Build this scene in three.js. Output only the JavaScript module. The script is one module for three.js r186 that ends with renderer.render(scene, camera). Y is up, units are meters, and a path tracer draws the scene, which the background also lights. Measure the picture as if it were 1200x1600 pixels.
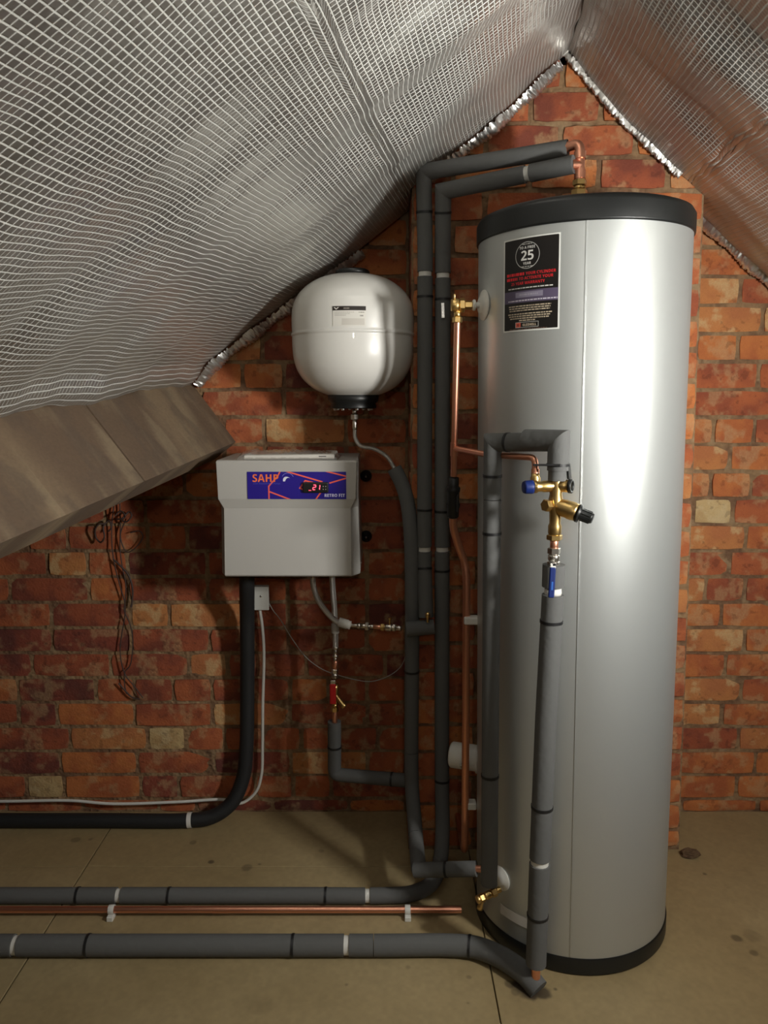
import * as THREE from 'three';
import { mergeGeometries } from 'three/addons/utils/BufferGeometryUtils.js';
import { RoundedBoxGeometry } from 'three/addons/geometries/RoundedBoxGeometry.js';
import { RectAreaLightUniformsLib } from 'three/addons/lights/RectAreaLightUniformsLib.js';

// ------------------------------------------------------------------ camera, light, exposure
const scene = new THREE.Scene();
scene.background = new THREE.Color(0x000000);
const camera = new THREE.PerspectiveCamera(67.38, 1200 / 1600, 0.02, 30);
camera.position.set(0, 1.22, 0);
camera.rotation.set(THREE.MathUtils.degToRad(-8.5), 0, 0);
const renderer = new THREE.WebGLRenderer();
renderer.toneMapping = THREE.LinearToneMapping;
renderer.toneMappingExposure = 1.28;
renderer.shadowMap.enabled = true;
RectAreaLightUniformsLib.init();
const LAMP = { at: [0.96, 1.23, -0.72], aim: [-0.42, 1.50, -2.0], w: 0.10, h: 0.16, power: 268, color: [1.0, 0.985, 0.935] };
const BULB = { at: [0.05, 1.53, 0.62], power: 0.40, color: [1.0, 0.96, 0.88] };

// ------------------------------------------------------------------ helpers
const V = (x, y, z) => new THREE.Vector3(x, y, z);
function rng(seed) {
  let s = seed >>> 0;
  return () => { s = (s + 0x6d2b79f5) | 0; let t = Math.imul(s ^ (s >>> 15), 1 | s); t = (t + Math.imul(t ^ (t >>> 7), 61 | t)) ^ t; return ((t ^ (t >>> 14)) >>> 0) / 4294967296; };
}
const names = {};
function numbered(n) { const k = names[n] = (names[n] ?? -1) + 1; return k ? n + '_' + String(k).padStart(3, '0') : n; }
const origin = new WeakMap();
function thing(name, label, category, base, group) {
  const g = new THREE.Group();
  g.name = numbered(name); g.position.set(...base); g.userData = { label, category };
  if (group) g.userData.group = group;
  origin.set(g, V(...base)); scene.add(g);
  return g;
}
function structure(name, base = [0, 0, 0]) {
  const g = new THREE.Group();
  g.name = name; g.position.set(...base); g.userData = { kind: 'structure' };
  origin.set(g, V(...base)); scene.add(g);
  return g;
}
// a part: geometry given in room coordinates, kept relative to its thing's base
function part(parent, name, geo, mat, label) {
  const o = origin.get(parent);
  const m = new THREE.Mesh(geo.translate(-o.x, -o.y, -o.z), mat);
  m.name = name; m.castShadow = m.receiveShadow = true;
  if (label) m.userData.label = label;
  origin.set(m, o); parent.add(m);
  return m;
}
// sweep a circle along a polyline; sharp corners become mitres
function sweep(pts, r, seg = 18, caps = true) {
  const n = pts.length, pos = [], nor = [], uv = [], idx = [];
  const dir = [];
  for (let i = 0; i < n - 1; i++) dir.push(pts[i + 1].clone().sub(pts[i]).normalize());
  let u = Math.abs(dir[0].y) > 0.9 ? V(1, 0, 0) : V(0, 1, 0);
  u.addScaledVector(dir[0], -u.dot(dir[0])).normalize();
  let len = 0;
  for (let i = 0; i < n - 1; i++) {
    const t = dir[i];
    if (i) { const q = new THREE.Quaternion().setFromUnitVectors(dir[i - 1], t); u.applyQuaternion(q); u.addScaledVector(t, -u.dot(t)).normalize(); }
    const v = t.clone().cross(u);
    const L = pts[i].distanceTo(pts[i + 1]);
    for (const end of [0, 1]) {
      const k = i + end, p = pts[k];
      const nn = k > 0 && k < n - 1 ? dir[k - 1].clone().add(dir[k]).normalize() : t.clone();
      const rr = typeof r === 'function' ? r(k / (n - 1)) : r;
      for (let a = 0; a <= seg; a++) {
        const th = a / seg * Math.PI * 2;
        const rv = u.clone().multiplyScalar(Math.cos(th)).addScaledVector(v, Math.sin(th));
        const smooth = k > 0 && k < n - 1 && dir[k - 1].dot(dir[k]) > 0.8;
        const off = -(rv.dot(nn)) / Math.max(0.2, t.dot(nn));
        const w = rv.clone().multiplyScalar(rr).addScaledVector(t, off * rr);
        pos.push(p.x + w.x, p.y + w.y, p.z + w.z);
        const nv = smooth ? rv.clone().addScaledVector(nn, -rv.dot(nn)).normalize() : rv;
        nor.push(nv.x, nv.y, nv.z);
        uv.push(a / seg * Math.PI * 2 * rr, len + end * L);
      }
    }
    const b = i * 2 * (seg + 1);
    for (let a = 0; a < seg; a++) { const p0 = b + a, p1 = b + a + seg + 1; idx.push(p0, p0 + 1, p1, p0 + 1, p1 + 1, p1); }
    len += L;
  }
  if (caps) for (const end of [0, 1]) {
    const row = end ? (2 * (n - 1) - 1) * (seg + 1) : 0, t = end ? dir[n - 2] : dir[0].clone().negate(), c = pos.length / 3, p = end ? pts[n - 1] : pts[0];
    pos.push(p.x, p.y, p.z); nor.push(t.x, t.y, t.z); uv.push(0, 0);
    for (let a = 0; a <= seg; a++) { const k = 3 * (row + a); pos.push(pos[k], pos[k + 1], pos[k + 2]); nor.push(t.x, t.y, t.z); uv.push(0.01 * a, 0); }
    for (let a = 0; a < seg; a++) end ? idx.push(c, c + 1 + a, c + 2 + a) : idx.push(c, c + 2 + a, c + 1 + a);
  }
  const g = new THREE.BufferGeometry();
  g.setAttribute('position', new THREE.Float32BufferAttribute(pos, 3));
  g.setAttribute('normal', new THREE.Float32BufferAttribute(nor, 3));
  g.setAttribute('uv', new THREE.Float32BufferAttribute(uv, 2));
  g.setIndex(idx);
  return g;
}
const P = (list) => list.map((p) => V(...p));
const curve = (list, n = 40) => new THREE.CatmullRomCurve3(P(list), false, 'centripetal').getPoints(n);
// rounds the corners of a polyline
function fillet(list, rad, n = 8) {
  const p = P(list), out = [p[0]];
  for (let i = 1; i < p.length - 1; i++) {
    const a = p[i - 1].clone().sub(p[i]), b = p[i + 1].clone().sub(p[i]);
    const k = Math.min(rad, a.length() * 0.48, b.length() * 0.48);
    const s = p[i].clone().addScaledVector(a.normalize(), k), e = p[i].clone().addScaledVector(b.normalize(), k);
    for (let j = 0; j <= n; j++) { const t = j / n; out.push(s.clone().multiplyScalar((1 - t) ** 2).addScaledVector(p[i], 2 * t * (1 - t)).addScaledVector(e, t * t)); }
  }
  out.push(p[p.length - 1]);
  return out;
}
const lengths = (pts) => { const s = [0]; for (let i = 1; i < pts.length; i++) s.push(s[i - 1] + pts[i].distanceTo(pts[i - 1])); return s; };
function along(pts, s) {
  const L = lengths(pts); let i = 1;
  while (i < L.length - 1 && L[i] < s) i++;
  return pts[i - 1].clone().lerp(pts[i], THREE.MathUtils.clamp((s - L[i - 1]) / (L[i] - L[i - 1]), 0, 1));
}
function slice(pts, a, b) {
  const L = lengths(pts), out = [along(pts, a)];
  for (let i = 0; i < pts.length; i++) if (L[i] > a + 1e-4 && L[i] < b - 1e-4) out.push(pts[i].clone());
  out.push(along(pts, b));
  return out;
}
// arc length at which a path first reaches a coordinate
function reach(pts, axis, value) {
  const L = lengths(pts);
  for (let i = 1; i < pts.length; i++) { const a = pts[i - 1][axis], b = pts[i][axis]; if ((a - value) * (b - value) <= 0 && a !== b) return L[i - 1] + (value - a) / (b - a) * (L[i] - L[i - 1]); }
  throw new Error('no crossing ' + axis + value);
}
function orient(g, from, dir) { const q = new THREE.Quaternion().setFromUnitVectors(V(0, 1, 0), dir.clone().normalize()); return g.applyQuaternion(q).translate(from.x, from.y, from.z); }
// lathe of [radius, height] pairs from a point in a direction
function turned(profile, from, dir, seg = 28) { return orient(new THREE.LatheGeometry(profile.map(([r, h]) => new THREE.Vector2(Math.max(r, 1e-5), h)), seg), V(...from), V(...dir)); }
function hex(r, h, from, dir) {
  const s = new THREE.Shape();
  for (let i = 0; i < 6; i++) s[i ? 'lineTo' : 'moveTo'](r * Math.cos(i * Math.PI / 3), r * Math.sin(i * Math.PI / 3));
  s.closePath();
  const b = Math.min(0.0012, h * 0.2);
  const g = new THREE.ExtrudeGeometry(s, { depth: h - 2 * b, bevelEnabled: true, bevelThickness: b, bevelSize: b, bevelOffset: -b, bevelSegments: 1 }).translate(0, 0, b).rotateX(-Math.PI / 2);
  return orient(g, V(...from), V(...dir));
}
function slab(w, h, d, r, at, turn = [0, 0, 0]) { return new RoundedBoxGeometry(w, h, d, 2, r).rotateX(turn[0]).rotateY(turn[1]).rotateZ(turn[2]).translate(...at); }
// closed thick sheet over a grid
function sheet(fn, nu, nv, thick, uvf) {
  const top = [];
  for (let j = 0; j <= nv; j++) for (let i = 0; i <= nu; i++) top.push(fn(i / nu, j / nv));
  const at = (i, j) => top[Math.min(nv, Math.max(0, j)) * (nu + 1) + Math.min(nu, Math.max(0, i))];
  const pos = [], nor = [], uv = [], idx = [], W = nu + 1;
  const N = [];
  for (let j = 0; j <= nv; j++) for (let i = 0; i <= nu; i++) N.push(at(i + 1, j).clone().sub(at(i - 1, j)).cross(at(i, j + 1).clone().sub(at(i, j - 1))).normalize());
  for (const side of [1, -1]) for (let k = 0; k < top.length; k++) {
    const p = top[k], n = N[k], i = k % W, j = (k - i) / W;
    const o = side > 0 ? 0 : -thick;
    pos.push(p.x + n.x * o, p.y + n.y * o, p.z + n.z * o); nor.push(n.x * side, n.y * side, n.z * side);
    const t = uvf ? uvf(i / nu, j / nv) : [i / nu, j / nv]; uv.push(t[0], t[1]);
  }
  const M = top.length;
  for (let j = 0; j < nv; j++) for (let i = 0; i < nu; i++) {
    const a = j * W + i, b = a + 1, c = a + W, d = c + 1;
    idx.push(a, b, c, b, d, c, M + a, M + c, M + b, M + b, M + c, M + d);
  }
  const rim = (a, b) => idx.push(a, M + a, b, b, M + a, M + b);
  for (let i = 0; i < nu; i++) { rim(i, i + 1); rim(nv * W + i + 1, nv * W + i); }
  for (let j = 0; j < nv; j++) { rim((j + 1) * W, j * W); rim(j * W + nu, (j + 1) * W + nu); }
  const g = new THREE.BufferGeometry();
  g.setAttribute('position', new THREE.Float32BufferAttribute(pos, 3));
  g.setAttribute('normal', new THREE.Float32BufferAttribute(nor, 3));
  g.setAttribute('uv', new THREE.Float32BufferAttribute(uv, 2));
  g.setIndex(idx);
  return g;
}
// solid between two polygons with the same number of corners (flat shaded)
function loft(rings) {
  const pos = [], uv = [], n = rings[0].length;
  const tri = (a, b, c) => { for (const p of [a, b, c]) { pos.push(...p); uv.push(p[0] + p[2] * 0.7, p[1] + p[2] * 0.3); } };
  for (let k = 0; k < rings.length - 1; k++) for (let i = 0; i < n; i++) { const a = rings[k][i], b = rings[k][(i + 1) % n], c = rings[k + 1][i], d = rings[k + 1][(i + 1) % n]; tri(a, b, d); tri(a, d, c); }
  const lo = rings[0], hi = rings[rings.length - 1];
  for (let i = 1; i < n - 1; i++) { tri(lo[0], lo[i + 1], lo[i]); tri(hi[0], hi[i], hi[i + 1]); }
  const g = new THREE.BufferGeometry();
  g.setAttribute('position', new THREE.Float32BufferAttribute(pos, 3));
  g.setAttribute('uv', new THREE.Float32BufferAttribute(uv, 2));
  g.computeVertexNormals();
  return g;
}
// ------------------------------------------------------------------ noise and textures
function lattice(period, seed) { const r = rng(seed), a = new Float32Array(period * period); for (let i = 0; i < a.length; i++) a[i] = r(); return a; }
function noiseField(size, period, octaves, seed, gain = 0.5) {
  const out = new Float32Array(size * size); let amp = 1, tot = 0;
  for (let o = 0; o < octaves; o++) {
    const p = period << o; if (p > size) break;
    const g = lattice(p, seed + o * 71), k = p / size;
    for (let y = 0; y < size; y++) {
      const fy = y * k, y0 = fy | 0, ty = fy - y0, sy = ty * ty * (3 - 2 * ty), y1 = (y0 + 1) % p;
      for (let x = 0; x < size; x++) {
        const fx = x * k, x0 = fx | 0, tx = fx - x0, sx = tx * tx * (3 - 2 * tx), x1 = (x0 + 1) % p;
        const a = g[y0 * p + x0], b = g[y0 * p + x1], c = g[y1 * p + x0], d = g[y1 * p + x1];
        out[y * size + x] += amp * ((a + (b - a) * sx) * (1 - sy) + (c + (d - c) * sx) * sy);
      }
    }
    tot += amp; amp *= gain;
  }
  for (let i = 0; i < out.length; i++) out[i] /= tot;
  return out;
}
const s8 = (l) => { l = Math.min(1, Math.max(0, l)); return Math.round(255 * (l <= 0.0031308 ? 12.92 * l : 1.055 * l ** (1 / 2.4) - 0.055)); };
function texture(size, fn, colour = true, repeat = true) {
  const d = new Uint8Array(size * size * 4);
  for (let i = 0; i < size * size; i++) { const c = fn(i % size, (i / size) | 0, i); for (let k = 0; k < 3; k++) d[4 * i + k] = colour ? s8(c[k]) : Math.round(255 * Math.min(1, Math.max(0, c[k]))); d[4 * i + 3] = 255; }
  const t = new THREE.DataTexture(d, size, size);
  t.magFilter = THREE.LinearFilter; t.minFilter = THREE.LinearMipmapLinearFilter; t.generateMipmaps = true;
  if (repeat) t.wrapS = t.wrapT = THREE.RepeatWrapping;
  if (colour) t.colorSpace = THREE.SRGBColorSpace;
  t.needsUpdate = true;
  return t;
}
const mix = (a, b, t) => a.map((v, i) => v + (b[i] - v) * t);
const step = (a, b, x) => { const t = Math.min(1, Math.max(0, (x - a) / (b - a))); return t * t * (3 - 2 * t); };
const lin = (r, g, b) => new THREE.Color().setRGB(r, g, b);
const mat = (o) => new THREE.MeshStandardMaterial(o);

const nA = noiseField(512, 8, 5, 11), nB = noiseField(512, 16, 5, 23), nC = noiseField(512, 4, 6, 37), nF = noiseField(512, 128, 2, 51), nD = noiseField(512, 32, 4, 91);
// brick skins: burnt clay with smears of lime mortar and pits
function brickSkin(base, dark, smearTo, amount, o) {
  return texture(512, (x, y, i) => {
    const j = (i + o * 40961) % (512 * 512);
    let c = mix(base, dark, step(0.36, 0.70, nA[j]));
    c = mix(c, smearTo, amount * step(0.50, 0.70, nB[j]) * (0.45 + 0.55 * nF[j]));
    c = mix(c, dark.map((v) => v * 0.4), 0.4 * step(0.66, 0.76, nD[j]));
    const k = 0.82 + 0.36 * nF[(j * 7) % (512 * 512)];
    return c.map((v) => v * k);
  });
}
const LIME = [0.50, 0.34, 0.17];
const skins = [
  brickSkin([0.41, 0.112, 0.040], [0.28, 0.070, 0.031], LIME, 0.5, 0),
  brickSkin([0.33, 0.082, 0.034], [0.20, 0.050, 0.028], LIME, 0.55, 1),
  brickSkin([0.50, 0.165, 0.048], [0.38, 0.105, 0.036], LIME, 0.55, 2),
  brickSkin([0.25, 0.058, 0.032], [0.13, 0.036, 0.026], LIME, 0.5, 3),
  brickSkin([0.54, 0.38, 0.18], [0.42, 0.26, 0.11], [0.62, 0.5, 0.3], 0.5, 4),
  brickSkin([0.50, 0.20, 0.065], [0.42, 0.15, 0.055], [0.58, 0.41, 0.2], 0.85, 5),
];
const bumpFine = texture(512, (x, y, i) => { const v = 0.6 * nD[i] + 0.4 * nF[i]; return [v, v, v]; }, false);
const brickMats = skins.map((s) => mat({ map: s, roughness: 0.92, bumpMap: bumpFine, bumpScale: 0.0022 }));
const mortarMap = texture(512, (x, y, i) => mix(mix([0.27, 0.165, 0.083], [0.18, 0.098, 0.052], step(0.4, 0.65, nB[i])), [0.34, 0.235, 0.13], 0.6 * step(0.55, 0.7, nD[i])).map((v) => v * (0.8 + 0.4 * nF[i])));
const mortarMat = mat({ map: mortarMap, roughness: 0.97, bumpMap: bumpFine, bumpScale: 0.01 });
const plainRoof = mat({ color: lin(0.10, 0.07, 0.05), roughness: 0.95 });
// timber
const woodMap = texture(512, (x, y) => {
  const a = nC[((y * 0.12) | 0) * 512 + x], b = nB[((y * 0.10) | 0) * 512 + ((x * 0.7) | 0)], e = nC[y * 512 + ((x * 3) & 511)], f = nF[y * 512 + x];
  let c = mix([0.185, 0.128, 0.076], [0.115, 0.074, 0.045], step(0.36, 0.64, a));
  c = mix(c, [0.245, 0.185, 0.115], 0.55 * step(0.5, 0.7, b));
  return mix(c, [0.085, 0.060, 0.042], 0.5 * step(0.5, 0.68, e)).map((v) => v * (0.9 + 0.2 * f));
});
const timberMat = mat({ map: woodMap, roughness: 0.85, bumpMap: bumpFine, bumpScale: 0.002 });

// foil insulation: aluminium film under a white scrim net (one texture tile holds 32 x 32 meshes)
const NETU = 0.0095, NETV = 0.0105;
const netU = (q) => (q < 0.15 ? q / 0.0130 : q < 0.45 ? 11.54 + (q - 0.15) / 0.0111 : 38.57 + (q - 0.45) / NETU);  // the net is stretched towards its hem
function netAt(x, y) {
  const wob = (nA[(y >> 1) * 512 + (x >> 1)] - 0.5) * 5;
  const du = Math.abs(((x + wob + 16 + 1024) % 32) - 16), dv = Math.abs(((y - wob + 16 + 1024) % 32) - 16);
  return Math.max(1 - step(1.9, 4.4, du), 0.85 * (1 - step(1.5, 3.8, dv)));
}
const netField = new Float32Array(1024 * 1024);
for (let y = 0; y < 1024; y++) for (let x = 0; x < 1024; x++) netField[y * 1024 + x] = netAt(x, y);
const foilMap = texture(1024, (x, y, i) => { const k = 0.92 + 0.16 * nA[(y >> 1) * 512 + (x >> 1)]; return mix([0.50, 0.48, 0.445], [0.66, 0.665, 0.625], netField[i]).map((v) => v * k); });
const foilMR = texture(1024, (x, y, i) => [0, 0.28 + 0.12 * nB[(y >> 1) * 512 + (x >> 1)] + 0.3 * netField[i], 0.88 - 0.80 * netField[i]], false);
const foilBump = texture(1024, (x, y, i) => { const v = 0.55 * nA[(y >> 1) * 512 + (x >> 1)] + 0.2 * nB[(y >> 1) * 512 + (x >> 1)] + 0.25 * netField[i]; return [v, v, v]; }, false);
const foilMat = mat({ map: foilMap, metalness: 1, roughness: 1, metalnessMap: foilMR, roughnessMap: foilMR, bumpMap: foilBump, bumpScale: 0.004 });
const crumpleMat = mat({ color: lin(0.80, 0.79, 0.76), metalness: 0.92, roughness: 0.30 });

// floor: chipboard
const stains = [[0.300, -1.445, 0.030, 0.9], [0.328, -1.43, 0.022, 0.8], [0.262, -1.452, 0.012, 0.6], [0.271, -1.428, 0.009, 0.4], [0.356, -1.437, 0.007, 0.7], [0.804, -1.59, 0.012, 0.55], [0.818, -1.542, 0.011, 0.5], [0.84, -1.60, 0.02, 0.2], [0.829, -1.828, 0.006, 0.6],
  [-0.86, -1.985, 0.012, 0.4], [-0.82, -1.985, 0.011, 0.4], [-0.53, -1.97, 0.010, 0.4], [-0.46, -1.88, 0.009, 0.7], [-0.36, -1.86, 0.016, 0.4], [-0.33, -1.87, 0.008, 0.5], [-0.17, -1.93, 0.010, 0.3], [0.18, -1.47, 0.008, 0.4], [0.05, -1.5, 0.01, 0.3], [-0.08, -1.45, 0.006, 0.4], [-0.25, -1.39, 0.03, 0.12], [0.17, -1.40, 0.006, 0.4]];
const floorMap = texture(1024, (x, y) => {
  const X = -1.3 + x / 1024 * 2.6, Z = -2.3 + y / 1024 * 2.6, i = (y >> 1) * 512 + (x >> 1), f = nF[(y & 511) * 512 + (x & 511)], g = nD[(y & 511) * 512 + (x & 511)];
  let c = mix([0.375, 0.288, 0.150], [0.31, 0.23, 0.112], step(0.38, 0.64, nC[i]));
  c = c.map((v) => v * (0.84 + 0.2 * f + 0.14 * g));
  for (const [sx, sz, r, k] of stains) { const q = Math.hypot(X - sx, Z - sz) / r + (g - 0.5) * 1.4; if (q < 1) c = mix(c, [0.035, 0.022, 0.014], k * step(1, 0.45, q)); }
  return c;
}, true, false);
const floorMat = mat({ map: floorMap, roughness: 0.62, bumpMap: bumpFine, bumpScale: 0.0006 });

// small materials
const grain = texture(512, (x, y, i) => { const v = nF[i]; return [v, v, v]; }, false);
const foamMat = mat({ color: lin(0.115, 0.116, 0.113), roughness: 0.85, bumpMap: grain, bumpScale: 0.0006 });
const tieMat = mat({ color: lin(0.012, 0.012, 0.013), roughness: 0.5 });
const blackPlastic = mat({ color: lin(0.009, 0.010, 0.010), roughness: 0.4 });
const copperMat = mat({ color: lin(0.86, 0.40, 0.26), metalness: 0.95, roughness: 0.36 });
const brassMat = mat({ color: lin(0.70, 0.48, 0.19), metalness: 1, roughness: 0.33 });
const nickelMat = mat({ color: lin(0.72, 0.68, 0.62), metalness: 1, roughness: 0.28 });
const steelMat = mat({ color: lin(0.70, 0.69, 0.67), metalness: 1, roughness: 0.3 });
const whitePlastic = mat({ color: lin(0.72, 0.71, 0.66), roughness: 0.45 });
const greyPlastic = mat({ color: lin(0.47, 0.46, 0.43), roughness: 0.5 });
const whiteTape = mat({ color: lin(0.70, 0.68, 0.64), roughness: 0.6 });
const blueGrip = mat({ color: lin(0.005, 0.019, 0.13), roughness: 0.42 });
const redGrip = mat({ color: lin(0.62, 0.012, 0.018), roughness: 0.42 });
const braidMap = texture(512, (x, y) => { const a = Math.sin((x + y) / 512 * Math.PI * 2 * 16), b = Math.sin((x - y) / 512 * Math.PI * 2 * 16), v = 0.5 + 0.5 * Math.max(Math.abs(a), Math.abs(b)) - 0.25; return [v, v, v]; }, false);
braidMap.repeat.set(26, 26);
const braidMat = mat({ color: lin(0.74, 0.72, 0.68), metalness: 1, roughness: 0.32, bumpMap: braidMap, bumpScale: 0.0012 });

// ------------------------------------------------------------------ roof lines (the roof runs a little askew to the gable wall)
const RUNX = 0.12, RUNY = 0.075, PITCH = Math.atan(0.77), EX = Math.cos(PITCH), EY = Math.sin(PITCH), PITCH_R = Math.atan(0.83), RX = Math.cos(PITCH_R), RY = Math.sin(PITCH_R);
const GABLE = 2.13, BREAST = 1.93;
// point on the roof slope: q metres up the slope from the purlin, d metres from the camera end, h metres below the boards
const slopeL = (q, d, h = 0) => V(-0.52 + q * EX + h * EY + RUNX * (d - GABLE), 1.286 + q * EY - h * EX + RUNY * (d - GABLE), -d);
const slopeR = (q, d, h = 0) => V(0.454 + q * RX - h * RY + RUNX * (d - GABLE), 2.036 - q * RY - h * RX + RUNY * (d - GABLE), -d);

// ------------------------------------------------------------------ the room
{
  const f = structure('floor');
  const zs = [[-2.13, -1.861], [-1.859, 0.5], [0.502, 1.6]];
  for (const [x0, x1] of [[-2.9, -1.797], [-1.795, -0.7845], [-0.7815, 0.229], [0.2315, 1.242], [1.244, 3.1]]) for (const [z0, z1] of (x0 > 0.2 && x0 < 1 ? [[-2.13, 0.5], zs[2]] : zs)) {
    const g = new RoundedBoxGeometry(x1 - x0, 0.022, z1 - z0, 1, 0.0012).translate((x0 + x1) / 2, -0.011, (z0 + z1) / 2);
    const p = g.attributes.position, uv = g.attributes.uv;
    for (let i = 0; i < p.count; i++) uv.setXY(i, (p.getX(i) + 1.3) / 2.6, (p.getZ(i) + 2.3) / 2.6);
    part(f, 'floor_board', g, floorMat);
  }
  part(f, 'floor_joists', new THREE.BoxGeometry(6.4, 0.1, 4.2).translate(0, -0.073, -0.3), plainRoof);

  const hx = (a, b) => loft([a.map((p) => [p.x, p.y, p.z]), b.map((p) => [p.x, p.y, p.z])]);
  const cl = structure('ceiling_left');
  part(cl, 'boarding', hx([slopeL(-2.5, 2.4, -0.03), slopeL(1.25, 2.4, -0.03), slopeL(1.25, 2.4, -0.11), slopeL(-2.5, 2.4, -0.11)], [slopeL(-2.5, -1.8, -0.03), slopeL(1.25, -1.8, -0.03), slopeL(1.25, -1.8, -0.11), slopeL(-2.5, -1.8, -0.11)]), plainRoof);
  const cr = structure('ceiling_right');
  part(cr, 'boarding', hx([slopeR(3.4, 2.4, -0.03), slopeR(-0.06, 2.4, -0.03), slopeR(-0.06, 2.4, -0.11), slopeR(3.4, 2.4, -0.11)].reverse(), [slopeR(3.4, -1.8, -0.03), slopeR(-0.06, -1.8, -0.03), slopeR(-0.06, -1.8, -0.11), slopeR(3.4, -1.8, -0.11)].reverse()), plainRoof);
  const rw = structure('wall_rear');
  const s = new THREE.Shape([new THREE.Vector2(-3.2, -0.05), new THREE.Vector2(3.4, -0.05), new THREE.Vector2(0.1, 2.3)]);
  part(rw, 'masonry', new THREE.ExtrudeGeometry(s, { depth: 0.1, bevelEnabled: false }).translate(0, 0, 1.5), mortarMat);
}
// bricks: a few shaped variants of each length, shared between the courses
const brickCache = {};
function brickGeo(L, H, variant) {
  const key = L.toFixed(4) + '/' + H + '/' + variant;
  if (brickCache[key]) return brickCache[key];
  const r = rng(variant * 977 + Math.round(L * 1e4)), nx = 5, ny = 3, pos = [], uv = [], idx = [], uo = r(), vo = r();
  const tilt = (r() - 0.5) * 0.003, tilt2 = (r() - 0.5) * 0.002;
  const ring = (x, y) => {
    const fx = x / nx, fy = y / ny, e = (x === 0 || x === nx || y === 0 || y === ny), corner = (x === 0 || x === nx) && (y === 0 || y === ny);
    let px = (fx - 0.5) * L, py = (fy - 0.5) * H;
    const jx = (r() - 0.5) * 0.005, jy = (r() - 0.5) * 0.004, jz = (r() - 0.5) * 0.0016;
    px += x === 0 || x === nx ? jx * 0.7 - Math.sign(fx - 0.5) * (corner ? 0.003 : 0.001) : jx; py += y === 0 || y === ny ? jy * 0.6 - Math.sign(fy - 0.5) * (corner ? 0.003 : 0.001) : jy;
    return [px, py, (e ? -0.0009 - (corner ? 0.0012 : 0) - r() * 0.0012 : 0) + jz + tilt * (fx - 0.5) * 2 + tilt2 * (fy - 0.5) * 2];
  };
  for (let y = 0; y <= ny; y++) for (let x = 0; x <= nx; x++) { const p = ring(x, y); pos.push(...p); uv.push(uo + p[0] * 1.9, vo + p[1] * 1.9); }
  const W = nx + 1;
  for (let y = 0; y < ny; y++) for (let x = 0; x < nx; x++) { const a = y * W + x; idx.push(a, a + 1, a + W, a + 1, a + W + 1, a + W); }
  const edge = [];
  for (let x = 0; x < nx; x++) edge.push(x);
  for (let y = 0; y < ny; y++) edge.push(y * W + nx);
  for (let x = nx; x > 0; x--) edge.push(ny * W + x);
  for (let y = ny; y > 0; y--) edge.push(y * W);
  const b0 = pos.length / 3;
  for (const z of [0, -0.03]) for (const k of edge) { pos.push(pos[3 * k], pos[3 * k + 1], z || pos[3 * k + 2]); uv.push(uv[2 * k] + z * 0.7, uv[2 * k + 1] + z * 0.7); }
  const ne = edge.length, b1 = b0 + ne;
  for (let i = 0; i < ne; i++) { const j = (i + 1) % ne; idx.push(b0 + i, b1 + i, b0 + j, b0 + j, b1 + i, b1 + j); }
  const g = new THREE.BufferGeometry();
  g.setAttribute('position', new THREE.Float32BufferAttribute(pos, 3));
  g.setAttribute('uv', new THREE.Float32BufferAttribute(uv, 2));
  g.setIndex(idx); g.computeVertexNormals();
  return brickCache[key] = g;
}
function layBrick(wall, x, y, z, L, H, m, variant, turn = 0) {
  const b = new THREE.Mesh(brickGeo(L, H, variant), brickMats[m]);
  b.name = 'brick'; b.position.set(x, y, z); b.rotation.y = turn; b.castShadow = b.receiveShadow = true;
  wall.add(b);
}
const roofY = (x) => Math.min(1.286 + (x + 0.52) * 0.77, 2.036 - (x - 0.454) * 0.83);
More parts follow.
